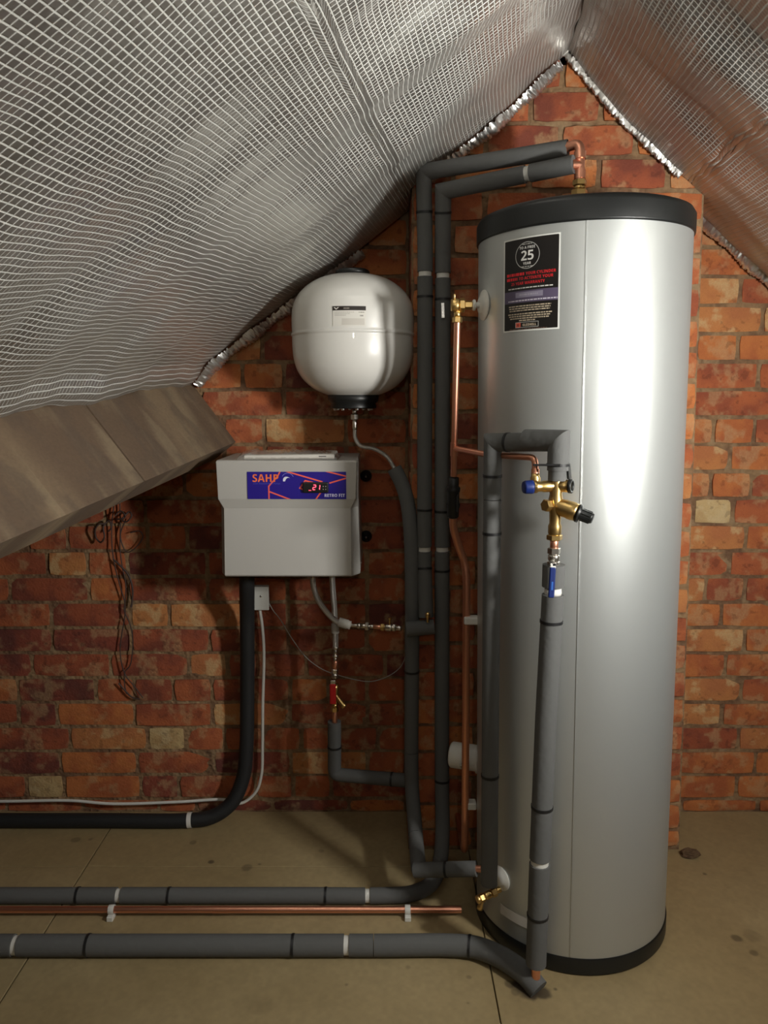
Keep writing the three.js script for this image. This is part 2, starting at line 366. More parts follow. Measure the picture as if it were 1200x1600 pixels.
{
  const w = structure('wall_back');
  const s = new THREE.Shape([new THREE.Vector2(-2.3, -0.05), new THREE.Vector2(3.0, -0.05), new THREE.Vector2(0.454, 2.08)]);
  part(w, 'mortar', new THREE.ExtrudeGeometry(s, { depth: 0.1, bevelEnabled: false }).translate(0, 0, -2.2345), mortarMat);
  const r = rng(5);
  const pale = { 0: [[-1.004, 4]], 2: [[-0.638, 4]], 5: [[-0.508, 5]], 11: [[0.923, 4]] };
  for (let k = -1; k < 28; k++) {
    const y = 0.0405 + 0.075 * k + 0.0375;
    const list = [];
    const run = (x, dir, until) => {
      let headers = r() < 0.3 ? 9 : 0;
      while (dir > 0 ? x < until : x > until) {
        const head = headers > 0 ? r() < 0.75 : r() < 0.2; headers--;
        const L = (head ? 0.104 : 0.218) - 0.001;
        list.push([x + dir * (L / 2), L]); x += dir * (L + 0.0095);
      }
    };
    const a = (pale[k] || [])[0];
    if (a && a[0] < 0) { list.push([a[0], 0.1015, a[1]]); run(a[0] + 0.062, 1, 0.06); run(a[0] - 0.062, -1, -1.6); }
    else { const L = r() < 0.5 ? 0.104 : 0.160; list.push([0.060 - L / 2, L]); run(0.060 - L - 0.0095, -1, -1.6); }
    if (a && a[0] > 0) { list.push([a[0], 0.1015, a[1]]); run(a[0] + 0.062, 1, 1.5); run(a[0] - 0.062, -1, 0.8); }
    else run(0.815 - 0.0212 * y + r() * 0.02 - (k % 2) * 0.06, 1, 1.5);
    for (const [x, L, m] of list) {
      if (y > roofY(x) + 0.05 || y < -0.02) { if (y > roofY(x) + 0.05) continue; }
      const H = 0.0668, right = x > 0.5;
      const t = r(), mm = m ?? (right ? (t < 0.45 ? 2 : t < 0.68 ? 0 : t < 0.93 ? 5 : 1) : (t < 0.40 ? 0 : t < 0.70 ? 1 : t < 0.80 ? 3 : t < 0.93 ? 2 : 5));
      const bottom = y - H / 2 < 0;
      layBrick(w, x, bottom ? 0.018 : y, -2.13 + (r() - 0.5) * 0.005, L, bottom ? 0.034 : H, mm, (r() * 7) | 0, 0);
    }
  }
  // chimney breast
  const c = structure('wall_chimney');
  const edgeX = (y) => 0.806 - 0.0212 * y;  // the breast leans a little
  { const r = (y) => [[0.067, y, -1.936], [edgeX(y) - 0.002, y, -1.936], [edgeX(y) - 0.002, y, -2.13], [0.067, y, -2.13]]; part(c, 'mortar', loft([r(-0.01).reverse(), r(1.99).reverse()]), mortarMat); }
  const rb = rng(77);
  for (let k = -1; k < 27; k++) {
    const y = 0.06 + 0.075 * k + 0.0375 + (k < 0 ? 0.012 : 0), H = k < 0 ? 0.044 : 0.0655;
    let edges = k % 2 ? [0.065, 0.2425, 0.42, 0.5975, edgeX(y)] : [0.065, 0.165, 0.3475, 0.5125, 0.678, edgeX(y)];
    for (let i = 0; i < edges.length - 1; i++) {
      const x0 = edges[i], x1 = edges[i + 1], x = (x0 + x1) / 2;
      if (y > roofY(x) + 0.05) continue;
      const t = rb();
      let m = t < 0.5 ? 2 : t < 0.85 ? 0 : 1;
      if (x > 0.7) m = t < 0.5 ? 2 : t < 0.75 ? 0 : 5;
      if (k === 7 && x > 0.7) m = 4;
      layBrick(c, x, y, BREAST * -1 + (rb() - 0.5) * 0.004, +(Math.round((x1 - x0 - 0.011) * 500) / 500).toFixed(4), H, m, (rb() * 7) | 0);
    }
    if (y < roofY(0.78)) { // the two returns
      layBrick(c, edgeX(y), y, -2.0, 0.12, H, rb() < 0.6 ? 2 : 0, (rb() * 5) | 0, Math.PI / 2);
      layBrick(c, edgeX(y), y, -2.105, 0.075, H, rb() < 0.6 ? 0 : 1, (rb() * 5) | 0, Math.PI / 2);
    }
    if (y < roofY(0.05)) layBrick(c, 0.065, y, -2.01, 0.14, H, rb() < 0.6 ? 0 : 1, (rb() * 5) | 0, -Math.PI / 2);
  }
}

// ------------------------------------------------------------------ purlin and foil insulation
{
  const t = thing('roof_purlin', 'weathered brown timber roof purlin, its end built into the brick gable', 'roof beam', [-0.45, 1.17, -2.12]);
  const sect = (d) => { const o = V(RUNX * (d - GABLE), RUNY * (d - GABLE), 0), q = (x, y) => [x + o.x, y + o.y, -d]; return [q(-0.540, 1.283), q(-0.407, 1.099), q(-0.468, 1.050), q(-0.601, 1.234)]; };
  const wood = (d0, d1, u0) => {
    const g = loft([sect(d0), sect(d1)]), p = g.attributes.position, n = g.attributes.normal, uv = g.attributes.uv;
    for (let i = 0; i < p.count; i++) { const d = -p.getZ(i), x = p.getX(i) - RUNX * (d - GABLE), y = p.getY(i) - RUNY * (d - GABLE); uv.setXY(i, u0 + d * 1.3, (x * 0.6 - y * 0.8) * 2.2 + (Math.abs(n.getX(i)) > 0.7 ? 0 : 0.37)); }
    return g;
  };
  part(t, 'timber', wood(2.12, 1.532, 0.1), timberMat);
  part(t, 'timber', wood(1.526, -0.9, 0.4), timberMat);

  const cornerEnd = (q) => GABLE - 0.012 - 0.195 * step(0.728, 0.752, q);
  const pins = [-0.62, -0.28, 0.06, 0.40, 0.73, 1.06, 1.385, 1.735, 2.32];
  const bay = (d) => { for (let i = 0; i < pins.length - 1; i++) if (d >= pins[i] && d < pins[i + 1]) return (d - pins[i]) / (pins[i + 1] - pins[i]); return 0; };
  const wave = (a, b, s) => Math.sin(a * 9.1 + s) * Math.sin(b * 11.3 + s * 1.7) + 0.5 * Math.sin(a * 21 + b * 8 + s * 2.3) + 0.35 * Math.sin(b * 37 + a * 5 + s);
  const sagL = (q, d) => {
    const s = bay(d), belly = Math.sin(Math.PI * s) ** 1.6;
    const k = (0.6 + 0.4 * Math.sin(q * 5.3 + d * 2.1)) * (0.4 + 0.6 * step(0.0, 0.2, q)) * step(1.235, 1.0, q);
    return 0.004 + 0.018 * step(0.06, 0, q) + 0.024 * belly * k + 0.0032 * wave(q, d, 1.3) * step(0, 0.1, GABLE - d) + 0.0010 * Math.sin(d * 66 + q * 7 + 2 * Math.sin(q * 9));
  };
  const tl = thing('foil_insulation', 'silver foil insulation with white net, tacked in sagging bays above the purlin', 'insulation', [-0.1, 1.6, -1.2]);
  const D0 = -0.7, QL = 1.236;
  const fL = (u, v) => { const q = -0.012 + u * (QL + 0.012), d = D0 + v * (cornerEnd(q) - D0); const drop = u < 0.02 ? -0.012 * Math.sin(Math.PI * bay(d)) * (1 - u / 0.02) : 0; return slopeL(q + drop, d, sagL(q, d)); };
  const gl = sheet(fL, 170, 300, -0.006, (u, v) => { const q = u * QL, d = D0 + v * (cornerEnd(q) - D0); return [netU(q) / 32, d / NETV / 32]; });
  part(tl, 'foil_sheet', gl, foilMat);

  const endR = (q) => GABLE - 0.012 - 0.195 * (1 - step(0.405, 0.43, q));
  const sagR = (q, d) => { const s = bay(d + 0.12); return 0.004 + 0.024 * Math.sin(Math.PI * s) ** 0.9 * step(0, 0.25, q) + 0.0042 * wave(q, d, 4.1) * step(0, 0.1, GABLE - d) + 0.0012 * Math.sin(d * 58 - q * 11); };
  const tr = thing('foil_insulation', 'dim silver foil insulation over the bright corner beside the steel tank, reflecting brick', 'insulation', [1.0, 1.6, -1.2]);
  const QR = 1.9;
  const gr = sheet((u, v) => { const q = 0.004 + (1 - u) * QR, d = D0 + v * (endR(q) - D0); return slopeR(q, d, sagR(q, d)); }, 170, 240, -0.006, (u, v) => { const q = (1 - u) * QR, d = D0 + v * (endR(q) - D0); return [q / 0.0115 / 32, d / NETV / 32]; });
  part(tr, 'foil_sheet', gr, foilMat);

  // crumpled foil tape sealing the edges to the brickwork
  const tape = (label, pts, width, seed) => {
    const base = pts[0], g = thing('foil_tape', label, 'tape', base);
    const p = P(pts), L = lengths(p), total = L[L.length - 1], r = rng(seed), n = Math.round(total / 0.0035);
    const jit = Array.from({ length: (n + 1) * 6 }, () => r());
    const geo = sheet((u, v) => {
      const s = v * total, a = along(p, s), b = along(p, Math.min(total, s + 0.01)), t0 = along(p, Math.max(0, s - 0.01));
      const t = b.clone().sub(t0).normalize(), side = V(0, 0, 1).addScaledVector(t, -t.z).normalize(), out = t.clone().cross(side).normalize();
      if (out.y > 0) out.negate();
      const i = Math.round(u * 5), j = Math.round(v * n), k = jit[j * 6 + i] - 0.5, w = width * (0.75 + 0.5 * Math.sin(s * 23 + seed) ** 2);
      const bend = Math.sin(u * Math.PI) * 0.010;
      return a.clone().addScaledVector(side, (u - 0.1) * w * 0.75).addScaledVector(out, bend + k * 0.0075 + (1 - u) * w * 0.42);
    }, 5, n, 0.0006);
    part(g, 'foil_strip', geo, crumpleMat);
  };
  const edgeL = (qs) => qs.map((q) => { const d = cornerEnd(q) - 0.004, v = slopeL(q, d, sagL(q, d) + 0.006); return [v.x, v.y, v.z]; });
  tape('crumpled silver foil tape between sagging insulation and brick above the white pressure vessel', edgeL([-0.01, 0.05, 0.12, 0.2, 0.28, 0.36, 0.44, 0.5, 0.56]), 0.044, 3);
  tape('crumpled silver foil tape climbing from the lagged riser tops to the roof ridge', edgeL([0.762, 0.82, 0.9, 0.98, 1.06, 1.14, 1.19]), 0.036, 9);
  const edgeR = (qs) => qs.map((q) => { const d = endR(q) - 0.004, v = slopeR(q, d, sagR(q, d) + 0.006); return [v.x, v.y, v.z]; });
  tape('thin silver foil tape falling from the ridge over the chimney breast', edgeR([0.0, 0.1, 0.2, 0.3, 0.39]), 0.013, 14);
  tape('wide crumpled silver foil tape in the corner beyond the chimney breast', edgeR([0.45, 0.52, 0.6, 0.68, 0.76, 0.9]), 0.038, 21);
}

// ------------------------------------------------------------------ hot water cylinder
const TC = V(0.444, 0, -1.692), TR = 0.219;
const onTank = (deg, y, r = TR) => V(TC.x + r * Math.sin(deg * Math.PI / 180), y, TC.z + r * Math.cos(deg * Math.PI / 180));
const tankNormal = (deg) => V(Math.sin(deg * Math.PI / 180), 0, Math.cos(deg * Math.PI / 180));
function tankPatch(a0, a1, y0, y1, r, thick, n = 20) { return sheet((u, v) => onTank(a0 + (a1 - a0) * u, y0 + (y1 - y0) * v, r), n, 2, thick); }
const spangle = texture(512, (x, y, i) => { const v = 0.5 * nB[i] + 0.5 * nF[i]; return [v, 0.34 + 0.14 * v, 0.62]; }, false);
const tankMat = mat({ color: lin(0.55, 0.57, 0.56), metalness: 0.66, roughness: 0.41, bumpMap: grain, bumpScale: 0.00012 });
function canvas(w, h, draw) {
  const c = document.createElement('canvas'); c.width = w; c.height = h;
  const x = c.getContext('2d'); draw(x, w, h);
  const t = new THREE.CanvasTexture(c); t.colorSpace = THREE.SRGBColorSpace; t.anisotropy = 8;
  return t;
}
{
  const t = thing('hot_water_cylinder', 'tall silver steel hot water cylinder with black lid and black base', 'water tank', [TC.x, 0, TC.z]);
  t.rotation.z = 0.0152;
  const up = [0, 1, 0];
  part(t, 'shell', turned([[TR - 0.004, 0.036], [TR, 0.040], [TR, 1.548], [TR - 0.004, 1.552]], [TC.x, 0, TC.z], up, 120), tankMat);
  part(t, 'lid', turned([[TR - 0.01, 1.543], [TR + 0.003, 1.543], [TR + 0.004, 1.547], [TR + 0.004, 1.580], [TR - 0.002, 1.590], [TR - 0.012, 1.594], [0, 1.600]], [TC.x, 0, TC.z], up, 120), blackPlastic, 'black plastic lid');
  part(t, 'base_ring', turned([[0, 0.0], [TR - 0.002, 0.0], [TR + 0.003, 0.004], [TR + 0.003, 0.038], [TR - 0.004, 0.042]], [TC.x, 0, TC.z], up, 120), blackPlastic, 'black plastic base tray');
  part(t, 'seam', tankPatch(-12.6, -11.6, 0.042, 1.543, TR + 0.0012, 0.001, 3), tankMat);
  const collar = (deg, y, r) => part(t, 'collar', turned([[0, 0], [r, 0], [r, 0.004], [r * 0.55, 0.007], [r * 0.5, 0.012], [0, 0.012]], onTank(deg, y, TR - 0.002).toArray(), tankNormal(deg).toArray()), whitePlastic, 'white plastic pipe collar');
  collar(-78, 1.413, 0.031); collar(-56, 0.165, 0.027);
  // immersion heater cover on the pipe side
  const im = part(t, 'heater_cover', turned([[0.036, 0], [0.036, 0.006], [0.0315, 0.008], [0.0315, 0.070], [0.028, 0.074], [0, 0.074]], onTank(-110, 0.350, TR - 0.002).toArray(), tankNormal(-110).toArray()), whitePlastic, 'white round heater cover');
  part(im, 'screw', turned([[0, 0], [0.004, 0], [0.003, 0.004], [0, 0.005]], onTank(-102, 0.344, TR + 0.040).toArray(), [0.2, 0, 0.9], 10), steelMat);
  part(t, 'tape_strip', tankPatch(-56, -36, 0.080, 0.104, TR + 0.0008, 0.0006), whiteTape, 'pale strip of tape low on the shell');
  // warranty sticker
  const tex = canvas(580, 876, (x, w, h) => {
    x.fillStyle = '#e6e7e2'; x.fillRect(0, 0, w, h);
    x.fillStyle = '#15110f'; x.beginPath(); x.roundRect(14, 14, w - 28, h - 28, 8); x.fill();
    x.textAlign = 'center'; x.textBaseline = 'middle';
    x.strokeStyle = '#c9c9c5'; x.lineWidth = 6; x.beginPath(); x.arc(268, 170, 122, 0, 7); x.stroke();
    x.fillStyle = '#f4f3ef'; x.font = 'bold 126px sans-serif'; x.fillText('25', 270, 172);
    x.font = 'bold 34px sans-serif'; x.fillText('TO A FREE', 268, 98); x.fillText('YEAR', 268, 244);
    const grey = (y, x0, x1, hh, col, seed) => { const r = rng(seed); x.fillStyle = col; let p = x0; while (p < x1) { const l = 10 + r() * 34; x.fillRect(p, y, Math.min(l, x1 - p), hh); p += l + 6; } };
    grey(62, 218, 318, 9, '#b9b8b3', 1); grey(270, 205, 330, 9, '#b9b8b3', 2);
    x.fillStyle = '#e2202a'; x.font = 'bold 37px sans-serif'; x.fillText('YOUR CYLINDER', 400, 338);
    x.fillText('TO ACTIVATE YOUR', 352, 380); x.fillText('25 YEAR WARRANTY', 270, 424);
    grey(324, 42, 240, 27, '#e2202a', 3); grey(366, 42, 168, 27, '#e2202a', 4);
    grey(464, 62, 520, 11, '#d7d5cf', 5);
    x.fillStyle = '#5a5068'; x.fillRect(14, 494, w - 28, 112);
    x.fillStyle = '#8d879b'; x.fillRect(148, 508, 280, 50); grey(526, 190, 380, 14, '#a8a3b2', 6);
    grey(580, 62, 560, 12, '#cfcad6', 7);
    for (let i = 0; i < 3; i++) grey(632 + i * 21, 70 + i * 4, 505 - i * 6, 11, '#c9b9a0', 10 + i);
    for (let i = 0; i < 3; i++) grey(706 + i * 21, 62 + i * 12, 515 - i * 14, 11, '#c9b9a0', 20 + i);
    grey(769, 190, 360, 11, '#c9b9a0', 31);
    x.fillStyle = '#e0604a'; x.fillRect(152, 792, 56, 48);
    x.strokeStyle = '#d8d6d0'; x.lineWidth = 4; x.strokeRect(152, 792, 236, 48);
    x.fillStyle = '#e8d6bb'; x.font = 'bold 30px sans-serif'; x.fillText('GLEDHILL', 298, 817);
    x.fillStyle = '#15110f'; x.font = 'bold 34px sans-serif'; x.fillText('G', 180, 817);
    grey(852, 80, 470, 6, '#7a5c50', 40);
  });
  part(t, 'sticker', tankPatch(-57, -24.5, 1.350, 1.526, TR + 0.0012, 0.001, 24), mat({ map: tex, roughness: 0.35 }), 'black warranty sticker with a white 25 in a ring');
}

// ------------------------------------------------------------------ expansion vessel
{
  const C = [-0.077, 0, -1.955], t = thing('expansion_vessel', 'round glossy white pressure vessel hung on the brick wall', 'pressure vessel', [-0.077, 1.19, -1.955]);
  const up = [0, 1, 0], gloss = new THREE.MeshPhysicalMaterial({ color: lin(0.78, 0.765, 0.72), roughness: 0.32, clearcoat: 0.7, clearcoatRoughness: 0.06 });
  const prof = [[0, 1.222], [0.050, 1.222], [0.066, 1.226], [0.096, 1.239], [0.121, 1.259], [0.138, 1.283], [0.147, 1.310], [0.1505, 1.340], [0.151, 1.3685]];
  const prof2 = [[0.151, 1.3765], [0.1515, 1.405], [0.150, 1.430], [0.144, 1.452], [0.131, 1.473], [0.110, 1.492], [0.083, 1.507], [0.050, 1.516], [0, 1.519]];
  const sm = (pr) => new THREE.SplineCurve(pr.map(([a, b]) => new THREE.Vector2(a, b))).getPoints(48).map((p) => [p.x, p.y]);
  part(t, 'shell', turned([...sm(prof), [0.1530, 1.3695], [0.1537, 1.3725], [0.1530, 1.3755], ...sm(prof2)], C, up, 96), gloss);
  part(t, 'top_cap', turned([[0, 1.515], [0.042, 1.513], [0.042, 1.526], [0.036, 1.530], [0, 1.531]], C, up), blackPlastic, 'black plastic cap');
  const fl = part(t, 'base_flange', turned([[0, 1.192], [0.056, 1.192], [0.058, 1.195], [0.056, 1.205], [0.062, 1.210], [0.065, 1.226], [0.05, 1.232]], C, up, 48), blackPlastic, 'black flange');
  for (let i = 0; i < 8; i++) { const a = (i + 0.3) * Math.PI / 4; part(fl, 'bolt', turned([[0, 1.187], [0.0035, 1.187], [0.0045, 1.190], [0.0045, 1.194]], [C[0] + 0.047 * Math.sin(a), 0, C[2] + 0.047 * Math.cos(a)], up, 10), steelMat, 'bright steel bolt'); }
  part(t, 'bracket', slab(0.06, 0.05, 0.05, 0.003, [-0.077, 1.372, -2.108]), steelMat);
  const tex = canvas(512, 292, (x, w, h) => {
    x.fillStyle = '#e3e0d8'; x.fillRect(0, 0, w, h);
    x.fillStyle = '#2b2420'; x.fillRect(0, 0, w, 62);
    x.fillStyle = '#d8d4cc'; x.beginPath(); x.moveTo(12, 16); x.lineTo(56, 52); x.lineTo(104, 16); x.lineTo(80, 16); x.lineTo(58, 34); x.lineTo(38, 16); x.fill();
    const r = rng(8), bar = (y, x0, x1, hh, col) => { x.fillStyle = col; let p = x0; while (p < x1) { const l = 6 + r() * 22; x.fillRect(p, y, Math.min(l, x1 - p), hh); p += l + 5; } };
    bar(22, 170, 260, 20, '#9a938a');
    for (let i = 0; i < 3; i++) bar(86 + i * 22, 30, 330 - i * 60, 7, '#a9a49c');
    bar(84, 400, 490, 12, '#8f8a83'); bar(130, 420, 470, 20, '#8f8a83');
    x.fillStyle = '#d2cdc4'; x.fillRect(140, 180, 350, 96);
  });
  part(t, 'label', sheet((u, v) => { const a = (-15.5 + 29 * u) * Math.PI / 180; return V(C[0] + 0.1522 * Math.sin(a), 1.3815 + 0.0445 * v, C[2] + 0.1522 * Math.cos(a)); }, 12, 2, 0.0004), mat({ map: tex, roughness: 0.35 }), 'printed paper label with a dark top band');
}
// hose from the vessel and the lagged drop beneath it
function braided(t, pts, r) { return part(t, 'hose', sweep(pts, r, 14), braidMat); }
function chain(t, list, from, dir) { // a run of turned fittings: [name, material, shape, radius, length]
  let p = V(...from); const d = V(...dir).normalize();
  for (const [name, m, shape, r, len, label] of list) {
    const a = p.toArray(), g = shape === 'hex' ? hex(r, len, a, d.toArray()) : shape === 'ring' ? turned([[0, 0], [r * 0.8, 0], [r, len * 0.25], [r, len * 0.75], [r * 0.8, len], [0, len]], a, d.toArray(), 20) : turned([[0, 0], [r, 0], [r, len], [0, len]], a, d.toArray(), 20);
    part(t, name, g, m, label); p.addScaledVector(d, len);
  }
  return p;
}
{
  const t = thing('braided_hose', 'thin steel braided hose hanging from the white pressure vessel', 'hose', [-0.074, 1.19, -1.955]);
  chain(t, [['stem', nickelMat, 'rod', 0.006, 0.012], ['nut', nickelMat, 'hex', 0.0105, 0.014], ['ferrule', nickelMat, 'ring', 0.0065, 0.026]], [-0.0745, 1.190, -1.955], [0.01, -1, 0.01]);
  braided(t, curve([[-0.074, 1.139, -1.955], [-0.073, 1.118, -1.955], [-0.060, 1.098, -1.957], [-0.025, 1.090, -1.958], [0.008, 1.070, -1.950], [0.030, 1.035, -1.935]], 36), 0.0050);
}
// a lagged pipe: foam sleeves cut at the given places, tied and clipped
function lagged(t, pts, r, m, cuts = [], ties = [], clips = []) {
  const L = lengths(pts), total = L[L.length - 1], marks = [...cuts, ...clips].sort((a, b) => a - b);
  let a = 0;
  for (const s of [...marks, total]) {
    const w = clips.includes(s) ? 0.006 : 0.0007;
    part(t, 'foam_sleeve', sweep(slice(pts, a, s === total ? s : s - w), r), m); a = s + w;
  }
  for (const s of clips) part(t, 'pipe_clip', sweep(slice(pts, s - 0.0055, s + 0.0055), r - 0.003), whitePlastic, 'pale plastic clip');
  for (const s of ties) part(t, 'cable_tie', sweep(slice(pts, s - 0.0028, s + 0.0028), r + 0.0012, 20), tieMat, 'black cable tie');
}
{
  const t = thing('lagged_pipe', 'dark lagged pipe curving down from the vessel hose to the tank foot', 'pipe', [0.072, 0.1, -1.9]);
  const pts = curve([[0.026, 1.042, -1.937], [0.044, 1.006, -1.930], [0.058, 0.962, -1.922], [0.067, 0.89, -1.908], [0.071, 0.77, -1.9], [0.072, 0.5, -1.9], [0.072, 0.27, -1.9], [0.074, 0.20, -1.888], [0.078, 0.15, -1.82], [0.080, 0.125, -1.74], [0.082, 0.118, -1.668]], 70);
  const y = (v) => reach(pts, 'y', v);
  lagged(t, pts, 0.0185, foamMat, [y(0.30), y(0.135)], [y(0.52)]);
  const p2 = P([[0.072, 0.118, -1.665], [0.212, 0.150, -1.622]]), s = lengths(p2)[1];
  lagged(t, p2, 0.0175, foamMat, [], [s * 0.52]);
  part(t, 'copper_end', sweep(P([[0.205, 0.149, -1.624], [0.232, 0.155, -1.612]]), 0.0078), copperMat);
}

// ------------------------------------------------------------------ control unit
{
  const t = thing('control_unit', 'pale grey metal control unit with blue banner and red digits', 'control unit', [-0.235, 0.78, -2.0]);
  const shell = mat({ color: lin(0.50, 0.485, 0.455), roughness: 0.42 });
  const ring = (y, xl, xr, bl, br, zf, zb, tl = 0) => [[xl - bl, y, -2.115], [xl - bl, y, zb], [xl, y, zf], [xr, y, zf], [xr + br, y, zb], [xr + br, y, -2.115]];
  part(t, 'casing', loft([ring(0.778, -0.395, -0.082, 0.014, 0.021, -1.872, -1.905), ring(0.782, -0.396, -0.081, 0.014, 0.021, -1.868, -1.903), ring(0.950, -0.393, -0.082, 0.014, 0.017, -1.868, -1.903), ring(0.974, -0.405, -0.070, 0.003, 0.004, -1.861, -1.875), ring(1.064, -0.407, -0.067, 0.002, 0.002, -1.860, -1.864), ring(1.068, -0.405, -0.069, 0.002, 0.002, -1.864, -1.868)]), shell);
  const tex = canvas(1024, 284, (x, w, h) => {
    x.fillStyle = '#2a1c8c'; x.fillRect(0, 0, w, h);
    x.strokeStyle = '#ff6a55'; x.lineWidth = 15; x.lineJoin = 'miter';
    const line = (...p) => { x.beginPath(); p.forEach(([a, b], i) => x[i ? 'lineTo' : 'moveTo'](a, b)); x.stroke(); };
    line([345, -10], [320, 40], [222, 150], [222, 300]); line([222, 205], [470, 300]);
    line([390, -10], [780, 105]); line([800, -10], [1040, 50]); line([850, 118], [1040, 62]);
    line([680, 110], [600, 92], [545, 170], [585, 190]); line([760, 215], [700, 300]);
    x.fillStyle = '#ff7d42'; x.font = 'bold 112px sans-serif'; x.textBaseline = 'middle'; x.fillText('SAHP', 50, 66, 292);
    x.fillStyle = '#5b62c4'; x.font = '24px sans-serif'; x.fillText('Solar Assisted Heat Pumps', 58, 122, 385);
    x.strokeStyle = '#8d93d8'; x.lineWidth = 5; x.beginPath(); x.arc(420, 75, 62, 3.6, 5.9); x.stroke();
    x.fillStyle = '#eef0fb'; x.beginPath(); x.moveTo(372, 100); x.bezierCurveTo(362, 60, 400, 28, 448, 70); x.bezierCurveTo(424, 54, 404, 62, 392, 100); x.fill();
    x.fillStyle = '#f3f3ff'; x.font = 'bold 44px sans-serif'; x.fillText('RETRO FIT', 796, 246, 215);
  });
  part(t, 'banner', slab(0.241, 0.067, 0.0012, 0.0005, [-0.2125, 1.0075, -1.8596]), mat({ color: lin(0.02, 0.012, 0.25), roughness: 0.4 }));
  const face = new THREE.PlaneGeometry(0.2405, 0.0666).translate(-0.2125, 1.0075, -1.8589);
  part(t, 'banner_print', face, mat({ map: tex, roughness: 0.38 }), 'blue banner with orange lines reading SAHP and RETRO FIT');
  const disp = part(t, 'display', slab(0.063, 0.026, 0.010, 0.003, [-0.1665, 1.0030, -1.8565]), blackPlastic, 'black digital display showing 21');
  const red = mat({ color: lin(0.2, 0.0, 0.0), emissive: new THREE.Color(1, 0.07, 0.12), emissiveIntensity: 2.6, roughness: 0.5 });
  const segs = { 2: 'abged', 1: 'bc' }, at = { a: [0, 1, 1], g: [0, 0, 1], d: [0, -1, 1], f: [-1, 0.5, 0], b: [1, 0.5, 0], e: [-1, -0.5, 0], c: [1, -0.5, 0] };
  const digit = (ch, cx) => mergeGeometries([...segs[ch]].map((s) => { const [dx, dy, hz] = at[s], sl = 0.15 * dy * 0.0058; return slab(hz ? 0.0054 : 0.0019, hz ? 0.0019 : 0.0050, 0.0010, 0.0003, [cx + dx * 0.0031 + sl, 1.0038 + dy * 0.0058, -1.8512]); }));
  part(disp, 'digit', digit('2', -0.1690), red, 'glowing red digit 2'); part(disp, 'digit', digit('1', -0.1590), red, 'glowing red digit 1');
  for (const dx of [-0.1815, -0.1780]) part(disp, 'indicator', slab(0.0022, 0.0016, 0.001, 0.0003, [dx, 0.9962, -1.8512]), red);
  for (const [dx, dy] of [[-0.1475, 1.006], [-0.1415, 1.006], [-0.1475, 0.999], [-0.1415, 0.999]]) part(disp, 'button', slab(0.0022, 0.0022, 0.0012, 0.0004, [dx, dy, -1.8512]), greyPlastic);
  part(t, 'screw', turned([[0, 0], [0.003, 0], [0.003, 0.002], [0, 0.003]], [-0.0600, 0.800, -1.93], [1, 0, 0.2], 10), steelMat);
}
{
  const t = thing('manual_packet', 'white manual folded in a clear plastic bag on the control unit', 'manual', [-0.235, 1.068, -1.93]);
  part(t, 'booklet', slab(0.222, 0.011, 0.14, 0.004, [-0.232, 1.0760, -1.940], [0, 0, 0.012]), mat({ color: lin(0.66, 0.63, 0.58), roughness: 0.6 }));
  part(t, 'printed_mark', slab(0.018, 0.002, 0.001, 0.0004, [-0.150, 1.0775, -1.8695]), tieMat);
  const bag = new THREE.MeshPhysicalMaterial({ color: lin(0.95, 0.94, 0.92), roughness: 0.12, transmission: 0.85, thickness: 0 });
  const r = rng(4), jig = Array.from({ length: 2000 }, () => r() - 0.5);
  part(t, 'plastic_bag', sheet((u, v) => { const i = Math.round(u * 40) * 14 + Math.round(v * 12), e = Math.sin(Math.PI * u) ** 0.25 * Math.sin(Math.PI * v) ** 0.4; return V(-0.362 + 0.250 * u, 1.0695 + 0.0185 * e + jig[i] * 0.006 * e + (u < 0.16 ? 0.006 * e : 0), -1.864 - 0.155 * v); }, 40, 12, 0.0004), bag, 'crinkled clear plastic bag');
}
for (const [y, l] of [[1.004, 'black wall bolt level with the blue banner of the control unit'], [0.834, 'black wall bolt level with the blank lower panel of the control unit']]) {
  const t = thing('wall_bolt', l, 'bolt', [-0.05, y, -2.124]);
  part(t, 'bolt_cap', turned([[0, 0], [0.0155, 0], [0.0165, 0.004], [0.013, 0.010], [0.008, 0.012], [0.007, 0.022], [0, 0.023]], [-0.05, y, -2.126], [0, 0, 1]), blackPlastic);
  part(t, 'bolt_stud', turned([[0, 0], [0.0028, 0], [0.0028, 0.004], [0, 0.005]], [-0.05, y, -2.103], [0, 0, 1], 10), steelMat);
}

// ------------------------------------------------------------------ conduit, spur and cables
{
  const t = thing('flexible_conduit', 'thick black conduit dropping from the control unit and lying along the wall foot', 'conduit', [-0.39, 0, -2.05]);
  const pts = [...curve([[-0.362, 0.785, -1.985], [-0.366, 0.73, -2.0], [-0.378, 0.62, -2.055], [-0.384, 0.50, -2.075], [-0.390, 0.36, -2.085], [-0.396, 0.22, -2.085], [-0.408, 0.130, -2.080], [-0.438, 0.065, -2.066], [-0.490, 0.030, -2.052], [-0.56, 0.0215, -2.045], [-0.8, 0.021, -2.045], [-1.5, 0.021, -2.045]], 90)];
  part(t, 'sleeve', sweep(pts, 0.0205, 20), mat({ color: lin(0.012, 0.0125, 0.0135), roughness: 0.62 }));
  const s = reach(pts, 'x', -0.556);
  part(t, 'tape_tie', sweep(slice(pts, s - 0.006, s + 0.006), 0.0218, 20), whiteTape, 'white tape tie');
}
